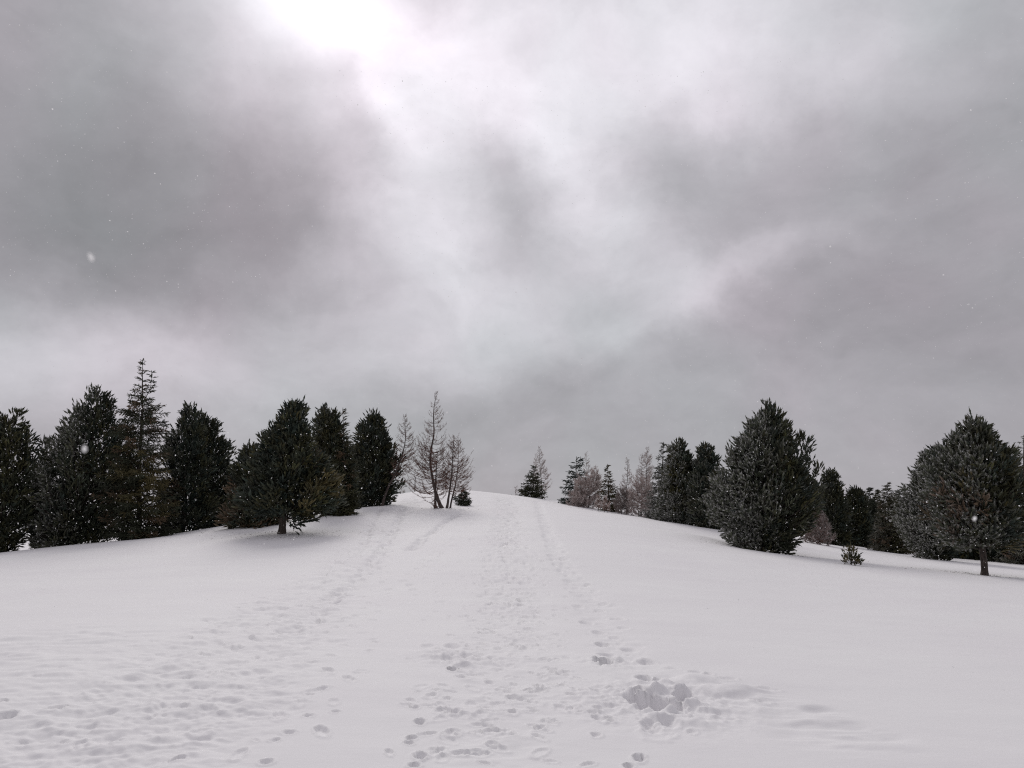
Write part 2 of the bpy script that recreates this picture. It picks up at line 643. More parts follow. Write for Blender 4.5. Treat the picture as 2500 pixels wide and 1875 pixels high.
trail([(640, 1305), (780, 1312), (960, 1320)], 0.5, 1.5, (0.12, 0.06), (0.02, 0.04), 0.6, 0.0, 0.9)

# named marks, width x height as they show in the photo (pixels), real depth in metres
for px, py, wpx, hpx, dep, soft in (
        (1125, 1372, 22, 8, 0.10, 0.4), (975, 1355, 22, 5, 0.07, 0.5), (932, 1419, 26, 9, 0.09, 0.4), (925, 1409, 16, 8, 0.06, 0.5),
        (914, 1442, 18, 6, 0.06, 0.5), (1305, 1361, 24, 8, 0.09, 0.4), (1335, 1391, 26, 9, 0.12, 0.4), (1160, 1394, 22, 6, 0.06, 0.5),
        (1165, 1420, 22, 7, 0.06, 0.5), (1077, 1468, 42, 11, 0.06, 0.6), (1045, 1572, 46, 24, 0.07, 0.7), (1105, 1572, 50, 22, 0.12, 0.6),
        (1108, 1628, 30, 40, 0.34, 0.25), (1130, 1625, 50, 30, 0.05, 0.8),
        (1473, 1613, 48, 32, 0.32, 0.25), (1490, 1598, 26, 12, 0.12, 0.5), (1515, 1565, 26, 18, 0.07, 0.6), (1533, 1592, 22, 14, 0.07, 0.5),
        (1572, 1652, 44, 28, 0.20, 0.35), (1602, 1660, 38, 22, 0.14, 0.5), (1558, 1687, 32, 18, 0.20, 0.35),
        (1583, 1713, 108, 46, 0.36, 0.22), (1645, 1722, 62, 40, 0.30, 0.25), (1668, 1702, 48, 26, 0.24, 0.4), (1548, 1707, 52, 24, 0.16, 0.4),
        (1590, 1778, 66, 46, 0.12, 0.6), (1632, 1768, 60, 36, 0.12, 0.6), (1605, 1790, 90, 46, 0.06, 0.8),
        (1561, 1857, 40, 30, 0.12, 0.4), (1535, 1876, 30, 18, 0.10, 0.4), (1445, 1738, 34, 12, 0.06, 0.5), (1455, 1797, 36, 16, 0.06, 0.6),
        (1485, 1752, 30, 14, 0.05, 0.5), (1490, 1764, 30, 7, 0.04, 0.4), (1490, 1680, 30, 8, 0.05, 0.5),
        (1025, 1765, 34, 16, 0.10, 0.4), (1003, 1800, 34, 14, 0.08, 0.4), (998, 1815, 30, 12, 0.07, 0.5), (1028, 1850, 40, 18, 0.09, 0.4),
        (1010, 1872, 40, 14, 0.08, 0.4), (1012, 1728, 28, 12, 0.06, 0.5),
        (140, 1725, 70, 8, 0.08, 0.4), (12, 1746, 56, 16, 0.14, 0.35), (5, 1712, 20, 10, 0.08, 0.4), (250, 1808, 100, 22, 0.05, 0.8),
        (490, 1785, 60, 18, 0.05, 0.7), (505, 1730, 40, 14, 0.06, 0.6), (450, 1725, 30, 10, 0.06, 0.5), (550, 1641, 34, 8, 0.07, 0.5),
        (487, 1594, 20, 8, 0.07, 0.5), (615, 1554, 24, 8, 0.07, 0.5), (560, 1515, 24, 7, 0.06, 0.5), (430, 1863, 50, 14, 0.06, 0.5),
        (705, 1791, 40, 12, 0.06, 0.5), (650, 1860, 46, 14, 0.06, 0.5), (752, 1748, 36, 9, 0.06, 0.5), (820, 1739, 30, 8, 0.06, 0.5),
        (755, 1694, 24, 7, 0.05, 0.5), (670, 1808, 30, 9, 0.05, 0.5),
        (1700, 1641, 50, 10, 0.06, 0.6), (1730, 1646, 30, 10, 0.07, 0.5), (1775, 1660, 60, 10, 0.05, 0.7), (1870, 1682, 70, 10, 0.05, 0.7),
        (1840, 1710, 20, 8, 0.05, 0.6), (1640, 1632, 50, 10, 0.04, 0.7), (1770, 1757, 70, 12, 0.04, 0.8), (1690, 1788, 30, 16, 0.04, 0.7),
        (1860, 1712, 60, 8, 0.03, 0.7), (1340, 1612, 24, 12, 0.05, 0.5), (1370, 1670, 26, 14, 0.07, 0.5), (1400, 1680, 24, 10, 0.06, 0.5),
        (1362, 1605, 20, 14, 0.06, 0.5)):
    x, y = ground_hit(px, py)
    D = math.hypot(x, y)
    a = max(wpx / 2 / F * D, 0.05)                       # across the view
    b = max(hpx / 2 / F * D * D / (EYE + 0.1), 0.05)     # along the ground, foreshortened
    b = min(b, a * 1.9 if hpx > 15 else a * 1.3)
    if dep < 0.13:
        a, b = a * 0.7, b * 0.7
    else:
        a, b = a * 0.85, b * 0.8
    ang = math.atan2(x, y)
    if dep < 0.2:
        dep *= 0.42
    else:
        dep *= 0.48
    dent(x, y, b, a, ang, dep, soft, 0.03 if dep > 0.2 else 0.008, 0.55 if dep > 0.2 else 0.4, px * 0.13)
# crumbled blocks of crust round the deep holes
for px, py, wpx, h in ((1600, 1690, 60, 0.05), (1640, 1738, 40, 0.07), (1575, 1733, 34, 0.06), (1690, 1725, 60, 0.05), (1540, 1690, 30, 0.04),
                       (1655, 1688, 60, 0.05), (1620, 1672, 50, 0.05), (1510, 1608, 30, 0.05), (1445, 1605, 40, 0.03), (1135, 1618, 34, 0.04),
                       (1700, 1660, 110, 0.05), (1800, 1690, 130, 0.05), (1610, 1752, 60, 0.05), (1700, 1770, 90, 0.04), (1070, 1590, 120, 0.03)):
    x, y = ground_hit(px, py)
    D = math.hypot(x, y)
    a = wpx / 2 / F * D
    heap(x, y, a * 0.7, a, math.atan2(x, y), h)
rough = np.zeros_like(GZ)
for px, py, R in ((1600, 1710, 0.65), (1480, 1610, 0.28), (1115, 1600, 0.4)):
    x, y = ground_hit(px, py)
    rough += np.exp(-(((GX - x) ** 2 + (GY - y) ** 2) / R ** 2))
GZ += rough * 0.06 * fbm(GX / 0.13, GY / 0.13, 53, 4, 0.65)

# drifted mounds and wells at tree feet
for px, py, Y, R, h in ((1085, 1247, 39.6, 1.7, 0.16), (687, 1305, 30, 1.1, 0.03), (2404, 1403, 28, 1.0, -0.06), (1855, 1342, 33, 1.6, -0.12),
                        (1710, 1325, 34, 2.4, 0.12)):
    p = P(px, py, Y)
    GZ += h * np.exp(-((GX - p[0]) ** 2 + (GY - p[1]) ** 2) / R ** 2)

V = np.stack([GX, GY, GZ], -1).reshape(-1, 3)
V = np.vstack([V, [[0, 0, float(GZ[0].mean())]]])
idx = np.arange(nr * na).reshape(nr, na)
j2 = np.roll(np.arange(na), -1)
quads = np.stack([idx[:-1], idx[:-1][:, j2], idx[1:][:, j2], idx[1:]], -1).reshape(-1, 4)
# winding upward
quads = quads[:, ::-1]
cap = np.stack([np.full(na, nr * na), idx[0], idx[0][j2], idx[0][j2]], -1)
me = mesh_from('snow_ground', V, quads, smooth=True)
ground = link('snow_ground', me, M_SNOW)
tag(ground, 'trampled snow field rising to a rounded crest', None, None, 'structure')
del ground['label']
GRID_R, GRID_A = ROW, fine_a


def gz(x, y):
    """height of the finished snow surface"""
    rr, aa = math.hypot(x, y), math.atan2(x, y)
    if abs(aa) < math.radians(38.5) and rr < 150:
        i = int(np.clip(np.searchsorted(ROW, rr), 1, nr - 1)); j = int(np.clip(np.searchsorted(fine_a, aa), 1, NF - 1))
        return float(GZ[i - 1:i + 1, j - 1:j + 1].mean())
    return float(ground_z(x, y)[0])


# ------------------------------------------------------------------ plant building
UP = np.array([0, 0, 1.0])


def perp_basis(d):
    ref = np.where(np.abs(d[:, 2:3]) > 0.9, np.array([[1.0, 0, 0]]), np.array([[0, 0, 1.0]]))
    a = norm(np.cross(d, ref))
    b = np.cross(d, a)
    return a, b


class Soup:
    """triangles with a colour per vertex"""
    def __init__(self):
        self.v, self.c = [], []

    def add(self, tri, col):
        self.v.append(tri.reshape(-1, 3, 3)); self.c.append(np.broadcast_to(col, tri.shape).reshape(-1, 3, 3))

    def shoots(self, rng, pos, d, length, rad, n, base, tipc, width=0.020, fwd=0.75, body=0.0, frosty=False, blunt=0.45):
        """bottle-brush shoots; base/tipc colours (m,3)"""
        m = len(pos)
        if m == 0:
            return
        d = norm(d)
        a, b = perp_basis(d)
        t = rng.random((m, n)) ** 0.8
        az = rng.random((m, n)) * 2 * np.pi
        rad_v = a[:, None] * np.cos(az)[..., None] + b[:, None] * np.sin(az)[..., None]
        tan_v = -a[:, None] * np.sin(az)[..., None] + b[:, None] * np.cos(az)[..., None]
        L_ = np.asarray(length).reshape(-1, 1, 1); R_ = np.asarray(rad).reshape(-1, 1, 1)
        p0 = pos[:, None] + d[:, None] * (t[..., None] * L_)
        f = fwd * (0.55 + 0.9 * t[..., None]) + rng.normal(0, 0.2, (m, n, 1))
        ll = R_ * rng.uniform(0.75, 1.2, (m, n, 1))
        tip = p0 + (rad_v * (1.0 - blunt * t[..., None]) + d[:, None] * f) * ll
        w = width * rng.uniform(0.7, 1.3, (m, n, 1))
        tw = tan_v + rng.normal(0, 0.5, (m, n, 3))
        tri = np.stack([p0 - tw * w * 0.5, p0 + tw * w * 0.5, tip], 2)
        k = rng.uniform(0.75, 1.25, (m, n, 1))
        cb = base[:, None] * k
        ct = tipc[:, None] * k
        col = np.stack([cb, cb, ct], 2)
        self.add(tri, col)
        if body:
            bodyc = np.minimum(base, GREEN * 1.6) if frosty else base
            Lc = np.asarray(length).reshape(-1, 1); Rc = np.asarray(rad).reshape(-1, 1) * body
            q0 = pos; q1 = pos + d * (Lc * 0.66); q2 = pos + d * (Lc * 1.02)
            for k in range(3):
                e0 = a * math.cos(2.0944 * k) + b * math.sin(2.0944 * k)
                e1 = a * math.cos(2.0944 * (k + 1)) + b * math.sin(2.0944 * (k + 1))
                for tr_, cc in ((np.stack([q0, q1 + e0 * Rc, q1 + e1 * Rc], 1), (base, bodyc, bodyc)), (np.stack([q1 + e0 * Rc, q2, q1 + e1 * Rc], 1), (bodyc, tipc, bodyc))):
                    self.add(tr_, np.stack(cc, 1))

    def tubes(self, p0, p1, r0, r1, col, sides=3):
        m = len(p0)
        if m == 0:
            return
        d = norm(p1 - p0)
        a, b = perp_basis(d)
        r0 = np.asarray(r0).reshape(-1, 1) * np.ones((m, 1)); r1 = np.asarray(r1).reshape(-1, 1) * np.ones((m, 1))
        if sides == 1:
            q = np.random.default_rng(m).random((m, 1)) * np.pi
            e = a * np.cos(q) + b * np.sin(q)
            tri = np.concatenate([np.stack([p0 - e * r0, p0 + e * r0, p1 + e * r1], 1), np.stack([p0 - e * r0, p1 + e * r1, p1 - e * r1], 1)], 0)
            col = np.asarray(col)
            if col.ndim == 2:
                col = np.tile(col, (2, 1))[:, None, :]
            self.add(tri, col * np.ones_like(tri))
            return
        ring0, ring1 = [], []
        for k in range(sides):
            q = 2 * np.pi * k / sides
            e = a * math.cos(q) + b * math.sin(q)
            ring0.append(p0 + e * r0); ring1.append(p1 + e * r1)
        tris = []
        for k in range(sides):
            k2 = (k + 1) % sides
            tris.append(np.stack([ring0[k], ring0[k2], ring1[k2]], 1))
            tris.append(np.stack([ring0[k], ring1[k2], ring1[k]], 1))
        tri = np.concatenate(tris, 0)
        col = np.asarray(col)
        if col.ndim == 2:
            col = np.tile(col, (2 * sides, 1))[:, None, :] * np.ones((1, 3, 1))
        self.add(tri, col * np.ones_like(tri))

    def mesh(self, name, origin=None):
        v = np.concatenate(self.v).reshape(-1, 3); c = np.concatenate(self.c).reshape(-1, 3)
        if origin is not None:
            v = v - origin
        f = np.arange(len(v)).reshape(-1, 3)
        return mesh_from(name, v, f, False, np.clip(c, 0.004, 0.85))


def trunk_mesh(name, pts, radii, origin, sides=10, rng=None):
    """tapered trunk following a list of points, with an uneven bark outline"""
    pts = np.asarray(pts, float); radii = np.asarray(radii, float)
    # resample
    d = np.concatenate([[0], np.cumsum(np.linalg.norm(np.diff(pts, axis=0), axis=1))])
    m = max(6, int(d[-1] / 0.25))
    s = np.linspace(0, d[-1], m)
    # smooth the path
    c = np.stack([np.interp(s, d, pts[:, k]) for k in range(3)], 1)
    for _ in range(3):
        c[1:-1] = 0.25 * c[:-2] + 0.5 * c[1:-1] + 0.25 * c[2:]
    rr = np.interp(s, d, radii)
    t = norm(np.gradient(c, axis=0))
    a, b = perp_basis(t)
    vs_, fs = [], []
    for i in range(m):
        for k in range(sides):
            q = 2 * np.pi * k / sides
            w = 1 + 0.10 * math.sin(3 * q + i * 0.7) + (rng.normal(0, 0.06) if rng is not None else 0)
            flare = 1 + 0.22 * math.exp(-s[i] / 0.12) * (1 + 0.4 * math.sin(4 * q))
            vs_.append(c[i] + (a[i] * math.cos(q) + b[i] * math.sin(q)) * rr[i] * w * flare)
    for i in range(m - 1):
        for k in range(sides):
            k2 = (k + 1) % sides
            fs.append((i * sides + k, i * sides + k2, (i + 1) * sides + k2, (i + 1) * sides + k))
    return mesh_from(name, np.array(vs_) - origin, np.array(fs), True)


def curve_segments(p, k):
    """p: (m, npts, 3) control polyline -> segment arrays"""
    return p[:, :-1].reshape(-1, 3), p[:, 1:].reshape(-1, 3)


WIND = norm(np.array([[-0.93, -0.18, 0.22]]))[0]
FROST = np.array([0.66, 0.65, 0.64])


class Env:
    """crown envelope from an outline (py, left px, right px) at distance Y"""
    def __init__(self, outline, Y, base_px, ground=None):
        z, xl, xr = [], [], []
        for py, l, r_ in outline:
            z.append(P(l, py, Y)[2]); xl.append(P(l, py, Y)[0]); xr.append(P(r_, py, Y)[0])
        o = np.argsort(z)
        self.z = np.array(z)[o]; self.xl = np.array(xl)[o]; self.xr = np.array(xr)[o]
        if ground is not None and self.z[0] > ground + 0.06:
            self.z = np.insert(self.z, 0, ground + 0.05)
            self.xl = np.insert(self.xl, 0, self.xl[0] + 0.08 * (self.xr[0] - self.xl[0]))
            self.xr = np.insert(self.xr, 0, self.xr[0] - 0.08 * (self.xr[0] - self.xl[0]))
        self.Y = Y
        self.zt, self.zb = self.z[-1], self.z[0]
        pb = P(base_px, outline[-1][0], Y)
        self.bx = pb[0]
        self.tx = 0.5 * (self.xl[-1] + self.xr[-1])

    def axis(self, z):
        t = np.clip((z - self.zb) / (self.zt - self.zb), 0, 1)
        mid = 0.5 * (np.interp(z, self.z, self.xl) + np.interp(z, self.z, self.xr))
        line = self.bx + (self.tx - self.bx) * t
        return 0.45 * mid + 0.55 * np.clip(line, np.interp(z, self.z, self.xl), np.interp(z, self.z, self.xr))

    def radii(self, z):
        ax = self.axis(z)
        l = np.maximum(ax - np.interp(z, self.z, self.xl), 0.03)
        r_ = np.maximum(np.interp(z, self.z, self.xr) - ax, 0.03)
        return l, r_

    def point(self, z, th, k):
        ax = self.axis(z)
        l, r_ = self.radii(z)
        k = k * (1 + 0.56 * vnoise(z * 1.3 + self.bx * 3.1, np.cos(th) * 1.3 + np.sin(th) * 2.1 + self.Y, 15) + 0.25 * vnoise(z * 3.4, th * 2.3 + self.bx, 16) - 0.04)
        k = np.minimum(k, 1.07)
        rx = np.where(np.cos(th) > 0, r_, l)
        ry = 0.46 * (l + r_)
        x = ax + rx * np.cos(th) * k
        y = self.Y + ry * np.sin(th) * k
        return np.stack([x, y, z], -1), np.hypot(rx * np.cos(th), ry * np.sin(th))


def root_empty(name, x, y, z):
    o = bpy.data.objects.new(name, None)
    o.empty_display_size = 0.3
    C.objects.link(o)
    o.location = (x, y, z)
    return o


GREEN = np.array([0.044, 0.049, 0.031])
BROWN = np.array([0.135, 0.088, 0.055])
OLIVE = np.array([0.14, 0.115, 0.05])


def needle_colors(rng, m, bough_shift, frost, out_dir, patch_mask=None):
    k = rng.uniform(0.7, 1.35, (m, 1)) * bough_shift
    base = GREEN * k * (1 + np.array([0.22, 0.06, -0.2]) * np.clip(rng.normal(0, 0.8), -1, 1.6))
    wd = out_dir @ WIND
    f = np.clip(1.35 * frost * (wd + 0.12) + rng.normal(0, 0.30, m) * min(frost * 2, 1), 0, 1)[:, None] ** 1.4
    tip = base * 1.25 * (1 - f) + FROST * f
    base = base * (1 - 0.15 * f) + FROST * 0.15 * f
    return base, tip, f


def bough(rng, soup, base, tip, ctrl, tipdir, nshoots, shift, frost, out, tint, scale=1.0, wood=(0.05, 0.04, 0.034), nneed=14, spread=0.19, rad=0.072):
    """one ascending limb carrying brush-like shoots"""
    s = np.linspace(0, 1, 6)[:, None]
    c = (1 - s) ** 2 * base + 2 * s * (1 - s) * ctrl + s ** 2 * tip
    Lb = np.linalg.norm(tip - base)
    r0 = 0.010 + 0.012 * Lb
    rs = np.linspace(r0, 0.006, 6)
    soup.tubes(c[:-1], c[1:], rs[:-1], rs[1:], np.array(wood))
    t = 1 - np.abs(rng.normal(0, 0.27, nshoots))
    t = np.clip(t, 0.3, 1.0)[:, None]
    p = (1 - t) ** 2 * base + 2 * t * (1 - t) * ctrl + t ** 2 * tip
    p = p + rng.normal(0, 1, (nshoots, 3)) * spread * (0.5 + 0.7 * (1 - t)) * scale * rng.uniform(0.7, 1.35) * np.array([1, 1, 0.75])
    p[0] = tip
    d = 0.85 * tipdir + 0.2 * UP + rng.normal(0, 0.24, (nshoots, 3)) + 0.45 * norm(p - tip + rng.normal(0, .01, (nshoots, 3)))
    d[0] = tipdir + rng.normal(0, 0.12, 3)
    ln = (rng.uniform(0.17, 0.30, nshoots) + 0.12 * (t[:, 0] > 0.86)) * scale
    bc, tcx, f = needle_colors(rng, nshoots, shift, frost, np.tile(out, (nshoots, 1)))
    if tint is not None:
        bc = bc * (1 - tint[1]) + tint[0] * tint[1]
        tcx = tcx * (1 - tint[1]) + tint[0] * 1.3 * tint[1]
    soup.shoots(rng, p, d, ln, np.full(nshoots, rad * scale), nneed, bc, tcx, 0.0145 * scale, 0.5, 0.60, frost > 0 and tint is None, 0.22)


def make_pine(name, label, outline, base, Y, seed, frost=0.0, boughs=210, shoots=12, core=320, tint=None, tint_fn=None,
              trunk_r=None, scale=1.0, gaps=4, trunk_pts=None, extra=(), cat='tree', group='stone pines', back=0.27, nneed=13, upright=1.0):
    rng = np.random.default_rng(seed)
    gx = P(base[0], base[1], Y)[0]
    gzz = gz(gx, Y)
    env = Env(outline, Y, base[0], None if trunk_pts else gzz)
    env.z[-1] -= 0.14 * scale
    env.zt -= 0.14 * scale
    env.xl = env.xl + 0.05 * scale
    env.xr = env.xr - 0.05 * scale
    hz = (env.z - env.zb) / (env.zt - env.zb)
    sq = 1 - 0.30 * sstep(0.62, 1.0, hz)
    md = 0.5 * (env.xl + env.xr)
    env.xl, env.xr = md + (env.xl - md) * sq, md + (env.xr - md) * sq
    org = np.array([gx, Y, gzz - 0.05])
    root = root_empty(name, *org)
    tag(root, label, cat, group)
    H = env.zt - gzz
    tr = trunk_r or 0.018 * H + 0.03
    # trunk
    zs = np.linspace(max(env.zb, gzz + 0.15), env.zt - 0.15 * scale, 6)
    if trunk_pts:
        path = [org] + [P(a, b, Y) for a, b in trunk_pts]
        zz = path[-1][2]
        zs = [z for z in zs if z > zz + 0.4]
    else:
        path = [org]
    path += [np.array([env.axis(z), Y, z]) for z in zs]
    rad = [tr * (1 - 0.9 * (p[2] - gzz) / H) for p in path]
    link('trunk', trunk_mesh('trunk', path, np.maximum(rad, 0.012), org, 12, rng), M_BARK, root)
    sp = Soup()
    # boughs, spread evenly over the envelope, denser where it is wide
    zg = np.linspace(env.zb, env.zt, 200)
    l, r_ = env.radii(zg)
    pdf = (l + r_) * 0.5 + 0.09 * scale
    cdf = np.cumsum(pdf); cdf /= cdf[-1]
    u = (np.arange(boughs) + rng.random(boughs)) / boughs
    bz = np.interp(u, cdf, zg)
    tier = 0.42 * scale                      # limbs gather in loose whorls, leaving darker gaps between
    bz = np.where(rng.random(boughs) < 0.6, env.zb + np.round((bz - env.zb) / tier) * tier + rng.normal(0, 0.06, boughs), bz)
    bz = np.clip(bz, env.zb + 0.02, env.zt - 0.02)
    th = np.empty(boughs)
    front = rng.random(boughs) > back
    th[front] = -np.pi * rng.random(front.sum())
    th[~front] = np.pi * rng.random((~front).sum())
    side = rng.random(boughs) < 0.3          # limbs that make the outline
    th[side] = np.where(rng.random(side.sum()) < 0.5, 0.0, np.pi) + rng.normal(0, 0.35, side.sum())
    k = np.where(side, rng.uniform(0.74, 1.06, boughs), rng.uniform(0.62, 1.02, boughs))
    k = np.where(rng.random(boughs) < 0.05, k * 1.13, k)
    gap_c = [(rng.uniform(env.zb + 0.25 * H, env.zt - 0.2 * H), rng.uniform(-np.pi, 0)) for _ in range(gaps)]
    for i in range(boughs):
        z, q = bz[i], th[i]
        if any(abs(z - g0) < 0.28 and abs(q - g1) < 0.30 for g0, g1 in gap_c):
            continue
        tip, rr = env.point(np.array([z]), np.array([q]), np.array([k[i]]))
        tip, rr = tip[0], float(rr[0])
        hf = (z - env.zb) / max(env.zt - env.zb, 0.1)
        rise = min(rr * (0.25 + 0.75 * hf), max(z - gzz - 0.1, 0.02)) * rng.uniform(0.7, 1.2)
        if hf < 0.12:
            rise = rr * rng.uniform(-0.05, 0.2)
        zb = z - rise
        b0 = np.array([env.axis(zb), Y, zb])
        out = tip - np.array([env.axis(z), Y, z]); out = out / (np.linalg.norm(out) + 1e-6)
        ctrl = b0 + (tip - b0) * np.array([0.65, 0.65, 0.15]) + rng.normal(0, 0.05, 3)
        upk = (0.38 + 0.95 * hf) * upright
        tipdir = out * (0.95 - 0.55 * hf) + UP * upk * rng.uniform(0.35 + 0.5 * hf, 1.15) + rng.normal(0, 0.2, 3)
        tipdir /= np.linalg.norm(tipdir)
        tn = None
        if tint is not None and rng.random() < tint[1]:
            tn = (tint[0], rng.uniform(0.3, 0.9))
        if tint_fn is not None:
            a = tint_fn(tip)
            if a is not None and rng.random() < a[1]:
                tn = (a[0], rng.uniform(0.35, 0.9))
        bough(rng, sp, b0, tip, ctrl, tipdir, max(4, int(1.35 * shoots * rng.uniform(0.7, 1.3))), rng.uniform(0.55, 1.4), frost, out, tn,
              scale, nneed=nneed)
    # inner foliage
    m = int(core * 1.5)
    z = np.interp(rng.random(m), cdf, zg)
    z = np.clip(z, env.zb + 0.05, env.zt - 0.25)
    q = rng.random(m) * 2 * np.pi
    p, rr = env.point(z, q, np.sqrt(rng.uniform(0.03, 0.40, m)))
    d = UP * 0.8 + norm(p - np.stack([env.axis(z), np.full(m, Y), z], -1)) * 0.6 + rng.normal(0, 0.4, (m, 3))
    bc, tcx, f = needle_colors(rng, m, np.ones((m, 1)), 0.0, norm(d))
    sp.shoots(rng, p - UP * 0.2, d, np.full(m, 0.5 * scale), np.full(m, 0.16 * scale), 15, bc, tcx, 0.075 * scale)
    link('crown', sp.mesh('crown', org), M_NEEDLE, root)
    # limbs that stand clear of the crown
    for pts in extra:
        s2 = Soup()
        w = [np.array(P(a, b, Y + dy)) for a, b, dy in pts]
        b0, tip = w[0], w[-1]
        ctrl = w[1] if len(w) > 2 else 0.5 * (b0 + tip)
        out = norm((tip - b0)[None])[0]
        td = out * 0.7 + UP * (0.6 if tip[2] > b0[2] else 0.15)
        bough(rng, s2, b0, tip, ctrl, td / np.linalg.norm(td), 42, 1.0, frost, out, None, scale, nneed=nneed, spread=0.15)
        link('branch', s2.mesh('branch', org), M_NEEDLE, root)
    return root


def make_spruce(name, label, outline, base, Y, seed, frost=0.0, tint=None, tint_fn=None, spacing=0.17, per=7, leaders=(), group='spruces',
                scale=1.0, cat='tree', droop=0.18, bare_top=0.0, twig_gap=0.14, nneed=8, trunk_r=None):
    rng = np.random.default_rng(seed)
    if 46 < Y < 70 and cat == 'tree':          # farther trees: coarser, fuller sprays
        scale, per, twig_gap = scale * 1.2, int(per * 1.25), twig_gap * 1.35
    gx = P(base[0], base[1], Y)[0]
    gzz = gz(gx, Y)
    env = Env(outline, Y, base[0], gzz)
    org = np.array([gx, Y, gzz - 0.05])
    root = root_empty(name, *org)
    tag(root, label, cat, group)
    H = env.zt - gzz
    tr = trunk_r or 0.014 * H + 0.02
    zs = np.linspace(max(env.zb, gzz + 0.1), env.zt, 8)
    path = [org] + [np.array([env.axis(z), Y, z]) for z in zs]
    link('trunk', trunk_mesh('trunk', path, [max(tr * (1 - 0.95 * (p[2] - gzz) / H), 0.008) for p in path], org, 8, rng), M_BARK, root)
    sp = Soup()
    P0, D0, LN, FR, SH, TN = [], [], [], [], [], []
    seg0, seg1, sr = [], [], []

    def whorls(axis_fn, z0, z1, rad_fn):
        nbr = int(1.25 * per * (z1 - z0) / spacing)
        for b_ in range(nbr):
            z = z0 + (z1 - z0 - 0.04) * ((b_ + rng.random()) / nbr) ** 1.4
            if rng.random() < 0.6:                      # gather most limbs into loose tiers
                z = z0 + round((z - z0) / (1.7 * spacing)) * 1.7 * spacing + rng.normal(0, 0.035)
                z = min(z, z1 - 0.05)
            hf = (z - env.zb) / (env.zt - env.zb)
            for _ in (0,):
                q = b_ * 2.39996 + rng.normal(0, 0.3)
                if np.sin(q) > 0.5 and rng.random() < 0.45:
                    continue
                if hf > 0.74 and rng.random() < 0.42:
                    continue
                rr = rad_fn(z, q) * rng.uniform(0.55, 1.12)
                if rr < 0.04:
                    continue
                dirh = np.array([np.cos(q), np.sin(q), 0.0])
                ax = axis_fn(z)
                dz = -droop * rr * (1 - 1.6 * hf) + 0.35 * rr * max(hf - 0.6, 0)
                b0 = np.array([ax, Y, z + rng.normal(0, 0.05)])
                dz += rng.normal(0, 0.08) * rr
                b1 = b0 + dirh * rr * 0.55 + UP * dz * 0.9
                b2 = b0 + dirh * rr + UP * (dz * 0.75 + 0.05 * rr)
                ns = 5
                s = np.linspace(0, 1, ns)[:, None]
                c = (1 - s) ** 2 * b0 + 2 * s * (1 - s) * b1 + s ** 2 * b2
                seg0.extend(c[:-1]); seg1.extend(c[1:]); sr.extend([0.012, 0.010, 0.008, 0.006])
                tn = None
                if tint is not None and rng.random() < tint[1]:
                    tn = (tint[0], rng.uniform(0.4, 0.9))
                if tint_fn is not None:
                    a = tint_fn(b2)
                    if a is not None and rng.random() < a[1]:
                        tn = (a[0], rng.uniform(0.4, 0.9))
                shift = rng.uniform(0.7, 1.3)
                # leader shoots along the limb
                k = max(2, int(rr / 0.16))
                for j in range(k):
                    t = (j + 0.5) / k
                    if t < 0.15:
                        continue
                    pp = (1 - t) ** 2 * b0 + 2 * t * (1 - t) * b1 + t ** 2 * b2
                    tg = 2 * (1 - t) * (b1 - b0) + 2 * t * (b2 - b1)
                    P0.append(pp); D0.append(tg / np.linalg.norm(tg) + UP * 0.1); LN.append(0.18); FR.append(dirh); SH.append(shift); TN.append(tn)
                # side twigs, left and right
                k = max(1, int(rr / twig_gap))
                for j in range(k):
                    t = (j + rng.random()) / k
                    if t < 0.12:
                        continue
                    pp = (1 - t) ** 2 * b0 + 2 * t * (1 - t) * b1 + t ** 2 * b2
                    for sg in ((-1, 1, 0) if hf < 0.8 else (-1, 1)):
                        sd = (dirh * 0.5 - UP * 0.5 + rng.normal(0, 0.2, 3)) if sg == 0 else dirh * 0.75 + sg * np.array([-dirh[1], dirh[0], 0]) + UP * (rng.normal(-0.25, 0.45) + 0.35 * hf)
                        ln = min(0.42 * scale, 0.13 + 0.36 * rr * (1 - t)) * rng.uniform(0.6, 1.15)
                        kk = max(1, int(ln / 0.17))
                        sd = sd / np.linalg.norm(sd)
                        for e in range(kk):
                            P0.append(pp + sd * ln * e / kk); D0.append(sd + rng.normal(0, 0.12, 3)); LN.append(ln / kk * 1.15)
                            FR.append(dirh); SH.append(shift); TN.append(tn)
        # leader tip
        P0.append(np.array([axis_fn(z1), Y, z1 - 0.3])); D0.append(UP + rng.normal(0, 0.03, 3)); LN.append(0.34); FR.append(UP); SH.append(1.0); TN.append(None)
        for k_ in range(4):
            q = rng.random() * 6.28
            P0.append(np.array([axis_fn(z1), Y, z1 - 0.30])); D0.append(UP * 1.2 + 0.6 * np.array([np.cos(q), np.sin(q), 0])); LN.append(0.18)
            FR.append(UP); SH.append(1.0); TN.append(None)

    def rad_env(z, q):
        l, r_ = env.radii(np.array([z]))
        rx = r_[0] if np.cos(q) > 0 else l[0]
        ry = 0.5 * (l[0] + r_[0])
        return float(np.hypot(rx * np.cos(q), ry * np.sin(q)))

    whorls(lambda z: float(env.axis(z)), env.zb + 0.08, env.zt, rad_env)
    for lx, ly, zl in leaders:                       # second leader: top pixel and length in metres
        tp = P(lx, ly, Y)
        z0 = tp[2] - zl
        a0 = float(env.axis(z0))
        ax2 = lambda z: a0 + (tp[0] - a0) * min(max((z - z0) / (0.45 * zl), 0), 1)
        cs = np.array([[ax2(z), Y, z] for z in np.linspace(z0, tp[2], 7)])
        seg0.extend(cs[:-1]); seg1.extend(cs[1:]); sr.extend(np.linspace(0.03, 0.006, 6))
        whorls(ax2, z0 + 0.3 * zl, tp[2], lambda z, q: 0.05 + 0.24 * (tp[2] - z))
